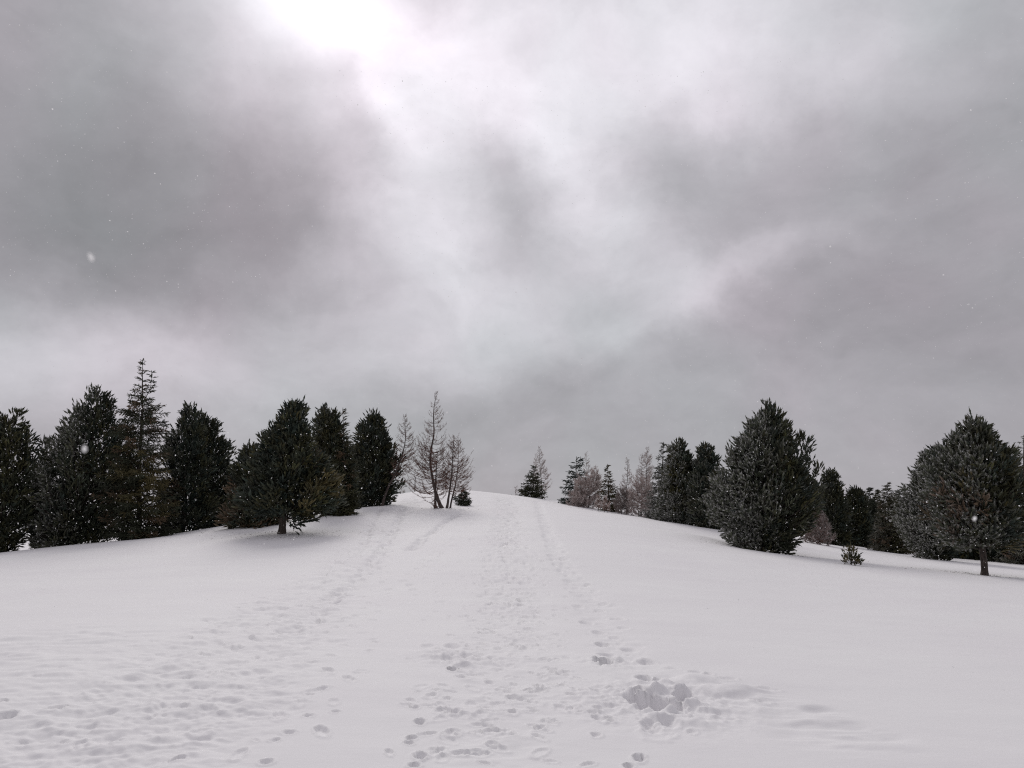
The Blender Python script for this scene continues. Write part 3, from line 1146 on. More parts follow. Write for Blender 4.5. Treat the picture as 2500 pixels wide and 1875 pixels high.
    P0, D0, LN, FR, SH = np.array(P0), np.array(D0), np.array(LN), np.array(FR), np.array(SH)[:, None]
    m = len(P0)
    bc, tcx, f = needle_colors(rng, m, SH, frost, FR)
    for i, tn in enumerate(TN):
        if tn is not None:
            bc[i] = bc[i] * (1 - tn[1]) + tn[0] * tn[1]
            tcx[i] = tcx[i] * (1 - tn[1]) + tn[0] * 1.25 * tn[1]
    sp.shoots(rng, P0, D0, LN, np.full(m, 0.06 * scale), nneed, bc, tcx, 0.018 * max(scale, .8), 0.8, 0.36)
    sp.tubes(np.array(seg0), np.array(seg1), np.array(sr), np.array(sr) * 0.85, np.array([0.05, 0.038, 0.032]))
    link('crown', sp.mesh('crown', org), M_NEEDLE, root)
    return root


LARCH = np.array([0.15, 0.088, 0.070])
PINK = np.array([0.57, 0.505, 0.48])


def make_larch(name, label, outline, base, Y, seed, stems, color=LARCH, tipcolor=None, branches=70, start=0.2, twigs=9, split=False,
               trunk_r=0.07, tw_r=0.0044, group='bare larches', cat='tree', twig_len=0.36, lift=0.62, fine=2):
    """leafless larch: stems (lists of pixels, bottom to top), upswept limbs and fine twigs"""
    rng = np.random.default_rng(seed)
    tipcolor = color * 1.15 if tipcolor is None else tipcolor
    env = Env(outline, Y, base[0])
    gx = P(base[0], base[1], Y)[0]
    org = np.array([gx, Y, gz(gx, Y) - 0.05])
    root = root_empty(name, *org)
    tag(root, label, cat, group)
    crown = Soup()
    for si, st in enumerate(stems):
        w = np.array([P(a, b, Y) for a, b in st])
        w[0, 2] = gz(w[0, 0], Y) - 0.08
        w[:, 1] += np.interp(np.linspace(0, 1, len(w)), [0, .5, 1], [0, rng.normal(0, .15), rng.normal(0, .1)]) + 0.1 * si
        d = np.concatenate([[0], np.cumsum(np.linalg.norm(np.diff(w, axis=0), axis=1))])
        Hs = d[-1]
        r0 = trunk_r * (1 if si == 0 else 0.75)
        ss = np.linspace(0, Hs, 14)
        path = np.stack([np.interp(ss, d, w[:, k]) for k in range(3)], 1)
        link('trunk', trunk_mesh('trunk', path, r0 * (1 - 0.93 * (ss / Hs) ** 0.8), org, 8, rng), M_LARCHBARK, root)
        nb = int((2.3 if split else 1.35) * branches / len(stems))
        for b_ in range(nb):
            f = start + (1 - start) * ((b_ + rng.random()) / nb) ** 0.92
            f = min(f, 0.985)
            s = f * Hs
            p0 = np.array([np.interp(s, ss, path[:, k]) for k in range(3)])
            q = rng.random() * 2 * np.pi
            if rng.random() < 0.4:
                q = (0 if rng.random() < 0.5 else np.pi) + rng.normal(0, 0.4)
            zq = min(max(p0[2] + 0.15, env.zb), env.zt)
            xl, xr = np.interp(zq, env.z, env.xl), np.interp(zq, env.z, env.xr)
            rx = (xr - p0[0]) if np.cos(q) > 0 else (p0[0] - xl)
            ry = 0.5 * (xr - xl)
            ln = math.hypot(rx * math.cos(q), ry * math.sin(q)) * rng.uniform(0.7, 1.2)
            ln = max(ln, 0.10)
            if split and f < 0.6:
                ln *= 1.12
            dh = np.array([math.cos(q), math.sin(q), 0])
            sag = rng.uniform(-0.48, 0.08) * (1 - 0.75 * f)
            lf = lift * rng.uniform(0.5, 1.9)
            t = np.linspace(0, 1, 7)[:, None]
            up = ln * (sag * t * (1 - t) * 3 + lf * (0.35 + 0.65 * f) * t ** 2.1) + np.cumsum(rng.normal(0, 0.014, (7, 1)), 0)
            side = np.array([-dh[1], dh[0], 0]) * rng.normal(0, 0.22) * ln
            c = p0 + dh * (ln * (t * (1 - 0.12 * f * t))) + UP * up + side * t ** 2
            rr = np.linspace(0.006 + 0.009 * ln, 0.0045, 7) * (0.85 if split else 1.0)
            sp = Soup() if split else crown
            cm = color * rng.uniform(0.8, 1.2)
            sp.tubes(c[:-1], c[1:], rr[:-1], rr[1:], cm)
            # twigs
            k = max(3, int((1.2 if split else 2.1) * twigs * ln / 0.8))
            tt = rng.uniform(0.2, 1.0, k) ** 0.8
            tp = np.stack([np.interp(tt, t[:, 0], c[:, j]) for j in range(3)], 1)
            tg = norm(np.stack([np.interp(tt, t[:, 0], np.gradient(c[:, j])) for j in range(3)], 1))
            dd = norm(tg * 1.0 + rng.normal(0, 0.42, (k, 3)) + UP * rng.uniform(-0.25, 0.35, (k, 1)))
            tl = twig_len * (0.75 if split else 1.0) * rng.uniform(0.4, 1.2, (k, 1)) * np.clip(1.15 - 0.6 * tt[:, None], 0.3, 1) * min(1, 0.4 + ln)
            m1 = tp + dd * tl * 0.55
            dd2 = norm(dd + UP * 0.35 + rng.normal(0, 0.2, (k, 3)))
            m2 = m1 + dd2 * tl * 0.5
            sp.tubes(tp, m1, tw_r * 1.15, tw_r, color, 1); sp.tubes(m1, m2, tw_r, tw_r * 0.7, tipcolor, 1)
            # finest spurs
            for e in range(fine):
                a = rng.random((k, 1))
                o = tp + (m1 - tp) * a
                d3 = norm(dd + rng.normal(0, 0.8, (k, 3)) + UP * 0.2)
                sp.tubes(o, o + d3 * tl * rng.uniform(0.25, 0.55, (k, 1)), tw_r * 0.9, tw_r * 0.6, tipcolor, 1)
            if split:
                link('branch', sp.mesh('branch', org), M_TWIG, root)
    if not split:
        link('crown', crown.mesh('crown', org), M_TWIG, root)
    return root


# ------------------------------------------------------------------ left-hand trees
def near_px(px, py, Y, rad_px, colr, amt):
    c = P(px, py, Y)
    R = rad_px / F * Y
    return lambda p: (colr, amt) if math.hypot(p[0] - c[0], p[2] - c[2]) < R else None


def first(*fs):
    def g(p):
        for f in fs:
            r_ = f(p)
            if r_ is not None:
                return r_
        return None
    return g


make_pine('pine_tree', 'dark stone pine cut by the left edge of the photo, two blunt tops',
          [(1003, 18, 62), (1030, -25, 76), (1080, -60, 92), (1150, -80, 86), (1250, -85, 76), (1320, -70, 50), (1345, -50, 35)], (8, 1350), 34, 101,
          boughs=220, frost=0.1)
make_pine('pine_tree', 'slim young pine, only its pointed top showing between two big dark pines far left',
          [(1066, 111, 115), (1100, 98, 128), (1150, 85, 140), (1250, 78, 150), (1330, 85, 150)], (115, 1345), 38.5, 102, boughs=110, core=150, frost=0.2)
make_pine('pine_tree', 'broadest dark pine of the left clump with rime on its lower left boughs',
          [(945, 232, 250), (980, 190, 285), (1030, 152, 312), (1080, 125, 330), (1150, 85, 335), (1200, 56, 332), (1240, 42, 322), (1290, 60, 300), (1328, 100, 282)],
          (185, 1330), 36, 103, boughs=430, core=520, frost=0.75, trunk_r=0.2)
make_spruce('spruce_tree', 'tallest spruce with two thin leaders and rusty brown needles, in the left clump',
            [(877, 347, 350), (930, 338, 358), (965, 318, 380), (1010, 292, 408), (1050, 285, 412), (1100, 265, 408), (1160, 256, 420), (1220, 248, 428), (1290, 262, 428), (1314, 290, 400)],
            (338, 1318), 35, 104, tint=(BROWN, 0.26), tint_fn=first(near_px(405, 1190, 35, 75, OLIVE, 0.75), near_px(330, 1180, 35, 90, OLIVE * 0.8, 0.3)),
            spacing=0.165, leaders=((371, 908, 1.5),), nneed=9)
make_pine('pine_tree', 'grey-green rimed pine right beside the tall rusty spruce',
          [(989, 457, 474), (1020, 440, 495), (1060, 420, 505), (1100, 406, 512), (1200, 390, 520), (1270, 395, 522), (1296, 405, 515)], (440, 1297), 38, 105,
          boughs=240, frost=0.5, tint_fn=near_px(420, 1200, 38, 45, BROWN, 0.5))
make_pine('pine_tree', 'black-green pine with a sloping right side, just left of the small brownish pine',
          [(1007, 488, 503), (1035, 480, 538), (1095, 476, 564), (1150, 476, 574), (1220, 480, 576), (1278, 485, 570)], (520, 1282), 40, 106, boughs=200, frost=0.12)
make_pine('pine_tree', 'low brownish pine tucked behind the pine with the bare trunk foot',
          [(1080, 609, 616), (1110, 590, 640), (1140, 572, 660), (1180, 556, 672), (1240, 550, 682), (1282, 556, 690)], (632, 1288), 34.5, 107, boughs=220,
          tint_fn=first(near_px(600, 1240, 34.5, 75, BROWN, 0.6), near_px(680, 1260, 34.5, 50, BROWN, 0.7)), frost=0.15)
make_pine('pine_tree', 'bushy green pine standing alone on a short bare trunk, left of the trail',
          [(977, 716, 725), (1005, 700, 742), (1040, 672, 755), (1075, 646, 765), (1110, 633, 785), (1150, 616, 800), (1190, 605, 815), (1220, 600, 822), (1238, 608, 814), (1253, 640, 788)],
          (687, 1305), 30, 108, boughs=430, shoots=12, core=460, trunk_r=0.135, trunk_pts=((690, 1270), (697, 1230)),
          tint_fn=first(near_px(812, 1190, 30, 34, OLIVE, 0.7), near_px(795, 1100, 30, 25, BROWN, 0.5), near_px(740, 1250, 30, 40, OLIVE, 0.3)),
          extra=(((695, 1255, -.2), (715, 1280, -.4), (728, 1277, -.5)), ((695, 1252, 0.1), (725, 1272, .1), (757, 1266, 0))), frost=0.06)
make_pine('pine_tree', 'round-topped dark pine just behind the lone bushy pine, on its right',
          [(994, 785, 808), (1020, 770, 830), (1060, 765, 845), (1120, 770, 858), (1180, 772, 866), (1240, 780, 865), (1256, 800, 850)], (825, 1258), 38, 109, boughs=260, frost=0.15)
make_spruce('spruce_tree', 'narrow spruce with a thin spire poking up beside the round-topped dark pine',
            [(996, 836, 838), (1030, 826, 850), (1080, 816, 862), (1150, 812, 872), (1245, 815, 875)], (842, 1248), 37.5, 110, tint=(BROWN, 0.15), spacing=0.17)
make_pine('pine_tree', 'twin-topped dark pine at the right end of the left row, trunks showing below',
          [(1008, 898, 932), (1030, 878, 942), (1060, 866, 955), (1100, 862, 966), (1150, 864, 972), (1190, 870, 970), (1212, 880, 962)], (903, 1232), 44, 111, boughs=270,
          extra=(((935, 1195, 0), (965, 1200, 0), (982, 1180, 0)), ((940, 1150, 0), (965, 1150, 0), (978, 1120, 0)), ((940, 1175, 0), (960, 1170, 0), (974, 1150, 0))), frost=0.1)
make_pine('pine_tree', 'shadowy low pine filling the gap under the twin-topped pine',
          [(1090, 855, 875), (1130, 848, 890), (1180, 845, 895), (1232, 850, 895)], (868, 1240), 46, 112, boughs=110, core=150)

# larches on the knoll
make_larch('larch_tree', 'bare larch leaning right out of the end of the left pine row',
           [(1014, 985, 991), (1040, 973, 1003), (1080, 966, 1016), (1120, 962, 1014), (1160, 958, 1012), (1185, 962, 1005)], (930, 1222), 43, 201,
           [[(932, 1222), (944, 1192), (960, 1165), (973, 1132), (985, 1098), (991, 1065), (987, 1035), (989, 1014)]], branches=62, start=0.33, split=True, trunk_r=0.085)
make_larch('larch_tree', 'tallest bare larch on the knoll, crooked trunk swept to the left',
           [(958, 1064, 1068), (985, 1048, 1074), (1030, 1033, 1084), (1050, 1030, 1093), (1080, 1022, 1085), (1110, 1008, 1088), (1150, 992, 1096), (1190, 988, 1098), (1210, 1005, 1095)], (1078, 1247), 39.8, 202,
           [[(1079, 1247), (1066, 1215), (1059, 1185), (1051, 1150), (1047, 1118), (1052, 1088), (1061, 1062), (1058, 1032), (1056, 1008), (1062, 982), (1066, 956)],
            [(1062, 1246), (1062, 1215), (1063, 1180), (1065, 1140), (1068, 1100)]], branches=110, start=0.2, split=True, trunk_r=0.105, twigs=10)
make_larch('larch_tree', 'twin-stemmed bare larch on the knoll right of the tallest one',
           [(1068, 1108, 1122), (1090, 1092, 1132), (1120, 1086, 1138), (1150, 1080, 1152), (1180, 1084, 1148), (1205, 1095, 1140)], (1094, 1243), 39.6, 203,
           [[(1090, 1243), (1096, 1212), (1102, 1175), (1105, 1130), (1106, 1090), (1110, 1064)],
            [(1098, 1242), (1100, 1222), (1110, 1195), (1115, 1160), (1119, 1120), (1119, 1075)]], branches=92, start=0.22, split=True, trunk_r=0.07)
make_spruce('fir_sapling', 'small cone-shaped dark fir on open snow right of the bare larches',
            [(1189, 1132, 1134), (1205, 1124, 1142), (1220, 1118, 1147), (1231, 1114, 1151)], (1133, 1233), 43.5, 301, spacing=0.09, per=7, twig_gap=0.08, scale=0.8, cat='sapling', group='young conifers', nneed=12)
make_spruce('fir_sapling', 'tiny dark fir seedling between the twin-stemmed larch and the small cone-shaped fir',
            [(1207, 1112, 1113), (1215, 1108, 1117), (1219, 1107, 1118)], (1112, 1221), 46, 302, spacing=0.09, per=5, scale=0.7, cat='sapling', group='young conifers')
make_larch('larch_sapling', 'spindly bare sapling right beside the leftmost trail pole',
           [(1185, 979, 983), (1195, 975, 990), (1208, 975, 985)], (974, 1213), 55, 204, [[(974, 1214), (979, 1200), (981, 1185)]], branches=12, start=0.35, trunk_r=0.025,
           cat='sapling', group='bare saplings', twigs=5)
make_larch('shrub', 'leafless brown shrub at the foot of the tallest bare larch',
           [(1218, 1052, 1060), (1232, 1050, 1070), (1246, 1054, 1074)], (1061, 1248), 39.3, 205, [[(1061, 1249), (1058, 1235), (1055, 1220)], [(1064, 1249), (1068, 1240), (1070, 1232)]],
           branches=26, start=0.15, trunk_r=0.02, cat='shrub', group='bare shrubs', twigs=6, twig_len=0.2)

# ------------------------------------------------------------------ right-hand trees
make_larch('larch_sapling', 'lone thin leafless sapling on the crest, left of the first dark fir',
           [(1188, 1257, 1262), (1198, 1254, 1265), (1208, 1256, 1262)], (1259, 1214), 62, 206, [[(1259, 1216), (1259, 1200), (1260, 1188)]], branches=12, start=0.3, trunk_r=0.022,
           cat='sapling', group='bare saplings', twigs=4)
make_spruce('fir_sapling', 'tiniest seedling poking out of the snow crest at the end of the trail',
            [(1206, 1247.5, 1248.5), (1212, 1245, 1251)], (1248, 1213), 61.5, 303, spacing=0.08, per=4, scale=0.7, cat='sapling', group='young conifers')
make_larch('larch_tree', 'slender pale larch rising behind the first dark fir on the crest',
           [(1091, 1316, 1318), (1120, 1305, 1330), (1150, 1302, 1338), (1180, 1300, 1350), (1205, 1305, 1338), (1217, 1310, 1330)], (1322, 1224), 62, 207,
           [[(1324, 1224), (1322, 1180), (1318, 1130), (1317, 1091)]], color=np.array([0.26, 0.20, 0.18]), tipcolor=PINK * 0.8, branches=80, start=0.12, trunk_r=0.05, tw_r=0.006, group='frosted larches', fine=2)
make_spruce('fir_tree', 'stubby dark fir standing apart on the crest, nearest the trail on its right',
            [(1136, 1302, 1304), (1155, 1291, 1315), (1175, 1281, 1326), (1195, 1268, 1333), (1215, 1260, 1336)], (1300, 1220), 60, 304, spacing=0.15, per=7, group='spruces')
make_spruce('spruce_tree', 'dark spruce with two tops and long tiered limbs, left end of the right row',
            [(1115, 1406, 1409), (1145, 1387, 1430), (1175, 1376, 1438), (1200, 1368, 1442), (1215, 1358, 1442), (1230, 1352, 1442)], (1402, 1240), 55, 305, spacing=0.22, per=6,
            leaders=((1418, 1115, 0.9),))
make_larch('larch_tree', 'thin bare larch peeking above the two-topped spruce',
           [(1105, 1430, 1432), (1130, 1424, 1440), (1160, 1420, 1445), (1230, 1420, 1445)], (1430, 1242), 57, 208, [[(1430, 1242), (1430, 1170), (1431, 1105)]], color=LARCH * 1.3, branches=50, start=0.3, trunk_r=0.045)
make_larch('larch_tree', 'bushy frosted pinkish larch between the two-topped spruce and the brown spruce',
           [(1138, 1450, 1458), (1160, 1425, 1464), (1185, 1408, 1466), (1210, 1396, 1468), (1232, 1386, 1468), (1245, 1400, 1465)], (1432, 1246), 53, 209,
           [[(1435, 1247), (1440, 1200), (1454, 1138)], [(1425, 1247), (1420, 1200), (1418, 1172)]], color=np.array([0.33, 0.26, 0.24]), tipcolor=PINK, branches=150, start=0.08, trunk_r=0.05, tw_r=0.0075, group='frosted larches', fine=2, twigs=12, lift=0.45)
make_spruce('spruce_tree', 'brownish spruce with a bare needle-like spire, amid the frosted larches',
            [(1133, 1482, 1484), (1160, 1477, 1490), (1185, 1464, 1504), (1210, 1459, 1516), (1250, 1457, 1521)], (1488, 1256), 52, 306, tint=(BROWN * 0.9, 0.45), frost=0.2, spacing=0.2)
make_larch('larch_sapling', 'small pale larch sapling in front of the frosted bushes, alone on its stem',
           [(1211, 1458, 1462), (1225, 1452, 1468), (1243, 1450, 1469)], (1460, 1253), 49.3, 210, [[(1460, 1254), (1460, 1232), (1461, 1211)]], color=LARCH * 1.6, tipcolor=PINK * 1.1, branches=36, start=0.25, trunk_r=0.025,
           cat='sapling', group='pale larch saplings', fine=3, twigs=9, tw_r=0.007)
make_larch('larch_sapling', 'pair-stemmed pale larch sapling in front of the brown spruce',
           [(1212, 1474, 1482), (1228, 1470, 1488), (1248, 1470, 1490)], (1477, 1255), 48.7, 211, [[(1475, 1256), (1476, 1235), (1478, 1212)], [(1484, 1257), (1485, 1240), (1486, 1226)]], color=LARCH * 1.6, tipcolor=PINK * 1.1,
           branches=44, start=0.25, trunk_r=0.022, cat='sapling', group='pale larch saplings', fine=3, twigs=9, tw_r=0.007)
make_larch('larch_tree', 'lone thin bare larch with a crooked top, between brown spruce and rimed spruce',
           [(1119, 1530, 1532), (1150, 1522, 1540), (1180, 1516, 1545), (1215, 1516, 1546), (1255, 1518, 1548)], (1530, 1262), 52, 212, [[(1530, 1263), (1529, 1200), (1532, 1160), (1531, 1119)]], color=LARCH * 1.3, branches=66, start=0.15, trunk_r=0.05)
make_larch('larch_tree', 'tall frosted larch with two bare tops left of the rimed spruce',
           [(1091, 1578, 1582), (1125, 1562, 1592), (1160, 1553, 1598), (1200, 1545, 1600), (1255, 1540, 1600)], (1574, 1268), 51, 213,
           [[(1576, 1269), (1578, 1190), (1580, 1091)], [(1566, 1269), (1567, 1180), (1568, 1110)]], color=np.array([0.28, 0.215, 0.195]), tipcolor=PINK * 0.85, branches=120, start=0.12, trunk_r=0.05, group='frosted larches', fine=2)
make_larch('shrub', 'pinkish frosted bush low down before the two-topped frosted larch',
           [(1165, 1550, 1572), (1190, 1540, 1590), (1220, 1532, 1592), (1262, 1530, 1590)], (1562, 1268), 48.5, 214, [[(1560, 1269), (1556, 1220), (1560, 1165)], [(1566, 1269), (1574, 1220), (1578, 1185)]],
           color=np.array([0.33, 0.26, 0.24]), tipcolor=PINK, branches=110, start=0.08, trunk_r=0.03, cat='shrub', group='frosted bushes', fine=2, twigs=11, tw_r=0.0075)
make_larch('shrub', 'grey-brown twiggy thicket between the lone thin larch and the brown spruce',
           [(1190, 1515, 1530), (1215, 1503, 1545), (1258, 1500, 1548)], (1522, 1264), 49.5, 215, [[(1518, 1265), (1514, 1230), (1520, 1192)], [(1530, 1265), (1534, 1230), (1536, 1205)]],
           color=np.array([0.2, 0.155, 0.14]), tipcolor=PINK * 0.6, branches=110, start=0.05, trunk_r=0.025, cat='shrub', group='frosted bushes', fine=2, twigs=11, tw_r=0.0075)
make_spruce('spruce_tree', 'rimed spruce with a slim dark top, leaning on the left of the dense pine pair',
            [(1079, 1618, 1622), (1110, 1606, 1634), (1150, 1594, 1642), (1200, 1580, 1645), (1245, 1565, 1648), (1278, 1558, 1645)], (1606, 1280), 46.5, 307, frost=0.6, spacing=0.18)
make_pine('pine_tree', 'rime-whitened pine next to the slim-topped spruce in the right row',
          [(1077, 1650, 1664), (1100, 1632, 1680), (1140, 1622, 1692), (1200, 1612, 1704), (1260, 1600, 1706), (1288, 1612, 1700)], (1660, 1292), 45.5, 113, boughs=330, frost=0.95, core=420)
make_pine('pine_tree', 'dark pine with a ragged top just left of the biggest right-hand pine',
          [(1085, 1714, 1730), (1110, 1700, 1746), (1150, 1690, 1758), (1220, 1680, 1768), (1270, 1676, 1772), (1298, 1685, 1765)], (1725, 1302), 44.5, 114, boughs=290, frost=0.25, core=400)
make_pine('pine_tree', 'biggest dense dark pine right of the trail, boughs reaching the snow',
          [(987, 1870, 1883), (1010, 1850, 1905), (1040, 1812, 1930), (1070, 1795, 1942), (1100, 1772, 1952), (1140, 1755, 1968), (1180, 1738, 1984), (1220, 1731, 1984), (1260, 1742, 1974), (1290, 1772, 1958), (1315, 1794, 1938), (1337, 1792, 1922)],
          (1858, 1342), 33, 115, boughs=560, shoots=12, core=640, frost=0.62, trunk_r=0.17,
          extra=(((1930, 1150, -.2), (1955, 1130, -.2), (1972, 1080, -.2)), ((1925, 1110, 0), (1945, 1095, 0), (1960, 1070, 0)), ((1950, 1200, 0), (1985, 1180, 0), (2002, 1142, 0)), ((1950, 1170, .2), (1968, 1150, .2), (1976, 1110, .2)),
                 ((1880, 1320, -.6), (1905, 1345, -.8), (1922, 1330, -.9)), ((1835, 1320, -.6), (1805, 1335, -.8), (1787, 1318, -.9))))
make_pine('pine_tree', 'mid-distance pine with a forked top right behind the biggest pine',
          [(1147, 2014, 2038), (1180, 2006, 2050), (1230, 2000, 2060), (1290, 1998, 2066), (1325, 2002, 2066)], (2035, 1330), 50, 116, boughs=190, frost=0.15)
make_larch('shrub', 'reddish-brown conical larch bush at the right foot of the biggest pine',
           [(1233, 1998, 2002), (1260, 1985, 2015), (1290, 1968, 2026), (1325, 1955, 2034)], (2000, 1332), 44, 216, [[(2000, 1333), (2000, 1290), (2000, 1233)]], color=LARCH * 1.1, tipcolor=PINK * 0.62, branches=150, start=0.05,
           trunk_r=0.03, cat='shrub', group='frosted bushes', fine=2, twigs=12, tw_r=0.008)
make_pine('pine_tree', 'round dark pine in the distant row, with a dome-like top',
          [(1190, 2078, 2098), (1210, 2065, 2115), (1260, 2056, 2125), (1330, 2060, 2130)], (2090, 1336), 55, 117, boughs=180)
for (px, top, hw, Y, sd, lab) in ((2124, 1190, 20, 57, 308, 'thin distant spruce directly right of the dome-topped pine'),
                                  (2142, 1197, 18, 60, 309, 'short distant spruce half hidden left of the rimed cone-shaped spruce'),
                                  (2192, 1196, 17, 58, 310, 'distant spruce tip emerging right of the rimed cone-shaped spruce'),
                                  (2208, 1192, 18, 61, 311, 'distant spruce tip touching the frosted pine left of the leaning trunk'),):
    make_spruce('spruce_tree', lab, [(top, px - 1, px + 1), (top + 40, px - hw * .8, px + hw * .8), (1340, px - hw * 1.3, px + hw * 1.3)], (px, 1345), Y, sd, spacing=0.17, group='distant spruces', nneed=8, scale=1.3, per=9)
make_spruce('spruce_tree', 'rimed cone-shaped spruce in front of the distant spruces',
            [(1179, 2165, 2169), (1215, 2148, 2188), (1260, 2140, 2196), (1300, 2128, 2208), (1348, 2118, 2226)], (2170, 1352), 49, 312, frost=0.3, tint=(BROWN, 0.12), spacing=0.15, per=9, scale=1.1)
make_pine('pine_tree', 'broad dark pine closing the distant row behind the small sapling',
          [(1215, 2100, 2135), (1250, 2090, 2155), (1335, 2088, 2160)], (2122, 1338), 63, 118, boughs=150, core=250)
make_pine('pine_tree', 'black distant pine filling the gap left of the frosted low-spreading pine',
          [(1218, 2190, 2212), (1250, 2178, 2228), (1335, 2175, 2235)], (2203, 1345), 64, 124, boughs=130, core=220)
make_pine('pine_tree', 'dark low pine wedged between the biggest pine and the forked-top pine behind',
          [(1180, 1985, 2005), (1230, 1972, 2025), (1330, 1968, 2030)], (1998, 1330), 54, 125, boughs=110, core=180)
make_pine('pine_tree', 'frosted grey pine spreading low behind the pine with the leaning trunk',
          [(1093, 2262, 2278), (1112, 2252, 2300), (1140, 2234, 2320), (1180, 2218, 2330), (1230, 2200, 2332), (1265, 2186, 2332), (1310, 2206, 2330), (1348, 2240, 2322)], (2282, 1364), 42, 119, boughs=380, core=420, frost=1.25)
make_pine('pine_tree', 'tall pine at right on a bare slightly leaning trunk, brown-green and rimed',
          [(1023, 2364, 2384), (1050, 2332, 2412), (1085, 2307, 2440), (1110, 2287, 2460), (1150, 2276, 2478), (1200, 2269, 2490), (1250, 2271, 2494), (1300, 2290, 2488), (1328, 2322, 2465)],
          (2404, 1403), 28, 120, boughs=480, core=480, frost=0.5, trunk_r=0.12, trunk_pts=((2402, 1370), (2396, 1320), (2390, 1280)), gaps=3,
          tint_fn=first(near_px(2300, 1250, 28, 60, BROWN, 0.4), near_px(2470, 1310, 28, 45, OLIVE, 0.4), near_px(2330, 1190, 28, 40, OLIVE, 0.35)))
make_spruce('spruce_tree', 'pale spruce cut off by the right edge of the photo',
            [(1068, 2497, 2501), (1100, 2480, 2516), (1150, 2470, 2528), (1250, 2455, 2550), (1368, 2445, 2560)], (2500, 1378), 43, 313, frost=0.35, tint=(BROWN, 0.15), spacing=0.19)
make_pine('pine_tree', 'black pine in shade behind the leaning trunk, merging with the cut-off spruce',
          [(1105, 2455, 2475), (1150, 2440, 2500), (1200, 2430, 2512), (1300, 2400, 2525), (1372, 2380, 2525)], (2462, 1376), 45, 121, boughs=260, core=300)
make_pine('pine_tree', 'low dark pine thicket seen under the crown of the leaning-trunk pine',
          [(1270, 2340, 2400), (1320, 2310, 2440), (1366, 2295, 2455)], (2370, 1370), 47, 122, boughs=150, core=200)
make_pine('pine_sapling', 'knee-high pine sapling alone on the open snow at right',
          [(1331, 2071, 2075), (1345, 2066, 2082), (1362, 2063, 2097), (1377, 2060, 2101)], (2078, 1380), 27, 123, boughs=30, shoots=5, core=0, scale=0.52, gaps=0, tint=(OLIVE, 0.5), trunk_r=0.016, cat='sapling', group='young conifers', nneed=24, upright=2.2)

# ------------------------------------------------------------------ trail poles
def make_pole(label, px, top, base, Y):
    p = P(px, base, Y)
    z0 = gz(p[0], Y) - 0.15
    zt = P(px, top, Y)[2]
    org = np.array([p[0], Y, z0])
    lean = 0.03
    path = [org + UP * 0, org + np.array([lean * .5, 0, (zt - z0) * .5]), org + np.array([lean, 0, zt - z0])]
    me_ = trunk_mesh('trail_pole', path, [0.036, 0.033, 0.030], org, 10)
    o = link('trail_pole', me_, M_POLE)
    o.location = org
    tag(o, label, 'pole', 'marker poles along the trail')
    vs_, fs = [], []
    R = 0.036
    for k, (r_, h) in enumerate(((R, 0), (R, 0.05), (0.012, 0.085))):
        for j in range(10):
            q = 2 * np.pi * j / 10
            vs_.append((lean + r_ * math.cos(q), r_ * math.sin(q), zt - z0 + h))
    for k in range(2):
        for j in range(10):
            fs.append((k * 10 + j, k * 10 + (j + 1) % 10, (k + 1) * 10 + (j + 1) % 10, (k + 1) * 10 + j))
    link('cap', mesh_from('cap', np.array(vs_), np.array(fs), False), M_POLE, o)
    return o


make_pole('thin dark wooden pole on the crest left of the tallest bare larch', 1012, 1168, 1209, 57)
make_pole('thin dark wooden pole on the crest between the two bare larches', 1088, 1164, 1206, 57)

# far spruces beyond the crest, distance haze painted into their colour as pale grey
for k, (px, top, lab) in enumerate(((958, 1200, 'tiny far grey spruce beyond the crest, first of its row beside the pine boughs'), (968, 1197, 'tiny far grey spruce beyond the crest, tallest of the short row'), (977, 1202, 'tiny far grey spruce beyond the crest, lowest of the short row'),
                                   (986, 1199, 'tiny far grey spruce beyond the crest, last of its row towards the trail poles'))):
    make_spruce('spruce_tree', lab, [(top, px - .5, px + .5), (1222, px - 5, px + 5)], (px, 1222), 118 + 2 * k, 320 + k,
                frost=1.4, spacing=0.5, per=5, twig_gap=0.4, scale=2.2, nneed=6, group='tiny far spruces')  # high frost value greys the needles in place of haze

# ------------------------------------------------------------------ needle and twig litter blown onto the snow under the trees
rng = np.random.default_rng(41)
a0, a1 = [], []
for px, py, Y, Rx, Ry, cnt in ((700, 1305, 30, 2.6, 1.6, 150), (1085, 1247, 39.4, 1.3, 0.9, 60), (1855, 1342, 32.6, 2.6, 1.8, 130), (2404, 1403, 28, 2.4, 1.4, 110),
                               (920, 1232, 43, 2.5, 1.2, 90), (300, 1320, 33.6, 5.0, 1.0, 90), (1480, 1255, 48, 2.5, 1.0, 50)):
    c = P(px, py, Y)
    for _ in range(cnt):
        x_, y_ = c[0] + rng.normal(0, Rx * 0.55), c[1] + rng.normal(0, Ry * 0.55)
        q, l_ = rng.random() * np.pi, rng.uniform(0.015, 0.07)
        z_ = gz(x_, y_) + 0.008
        a0.append((x_, y_, z_)); a1.append((x_ + l_ * math.cos(q), y_ + l_ * math.sin(q), z_ + rng.uniform(0, 0.012)))
lt = Soup()
lt.tubes(np.array(a0), np.array(a1), 0.006, 0.003, np.array([0.05, 0.036, 0.026]))
lo = link('needle_litter', lt.mesh('needle_litter'), M_TWIG)
tag(lo, 'fallen needles and twig bits on the snow under the trees', None, None, 'stuff')

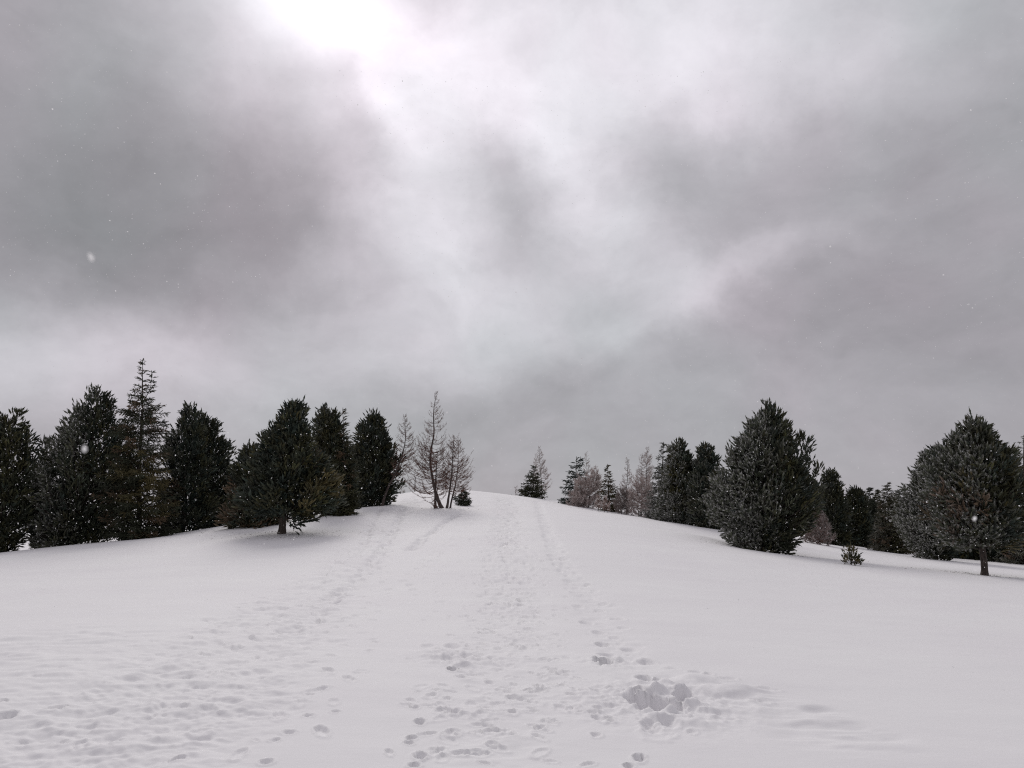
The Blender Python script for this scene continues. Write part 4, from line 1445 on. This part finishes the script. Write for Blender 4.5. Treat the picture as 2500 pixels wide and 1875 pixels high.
# ------------------------------------------------------------------ falling snow
m, t, b = new_mat('snowflake')
b.inputs['Base Color'].default_value = (0.85, 0.85, 0.86, 1)
b.inputs['Roughness'].default_value = 0.6
tr_ = t.nodes.new('ShaderNodeBsdfTranslucent')
tr_.inputs[0].default_value = (0.9, 0.9, 0.9, 1)
mx_ = t.nodes.new('ShaderNodeMixShader')
mx_.inputs[0].default_value = 0.5
t.links.new(b.outputs[0], mx_.inputs[1])
t.links.new(tr_.outputs[0], mx_.inputs[2])
t.links.new(mx_.outputs[0], t.nodes['Material Output'].inputs[0])
M_FLAKE = m
rng = np.random.default_rng(99)
nf = 20000
rr = np.sqrt(rng.uniform(5.5 ** 2, 25.0 ** 2, nf))
aa = rng.uniform(-math.radians(40), math.radians(40), nf)
x, y = rr * np.sin(aa), rr * np.cos(aa)
z = EYE + rr * rng.uniform(-0.20, 0.62, nf)
keep = z > base_height(x, y) + 0.05
pos = np.stack([x, y, z], 1)[keep]
size = rng.uniform(0.0024, 0.0055, len(pos)) * (1 + 0.6 * (rng.random(len(pos)) < 0.06))
near = [(*P(206, 1095, 0.34), 0.0019), (*P(222, 627, 0.30), 0.0018), (*P(2380, 1266, 0.55), 0.0019), (*P(1421, 875, 1.4), 0.0022), (*P(1795, 930, 1.2), 0.0020)]
pos = np.vstack([pos, np.array([q[:3] for q in near])])
size = np.concatenate([size, [q[3] for q in near]])
hexa = np.array([[math.cos(k * math.pi / 3), math.sin(k * math.pi / 3)] for k in range(6)])
e1 = norm(rng.normal(0, 1, (len(pos), 3)))
e2 = norm(np.cross(e1, rng.normal(0, 1, (len(pos), 3))))
v = pos[:, None] + (e1[:, None] * hexa[None, :, :1] + e2[:, None] * hexa[None, :, 1:]) * size[:, None, None] * rng.uniform(0.75, 1.25, (len(pos), 6, 1))
f = np.array([[0, 1, 2], [0, 2, 3], [0, 3, 4], [0, 4, 5]])[None] + 6 * np.arange(len(pos))[:, None, None]
fl = link('falling_snow', mesh_from('falling_snow', v.reshape(-1, 3), f.reshape(-1, 3)), M_FLAKE)
tag(fl, 'white snowflakes drifting through the air', None, None, 'stuff')
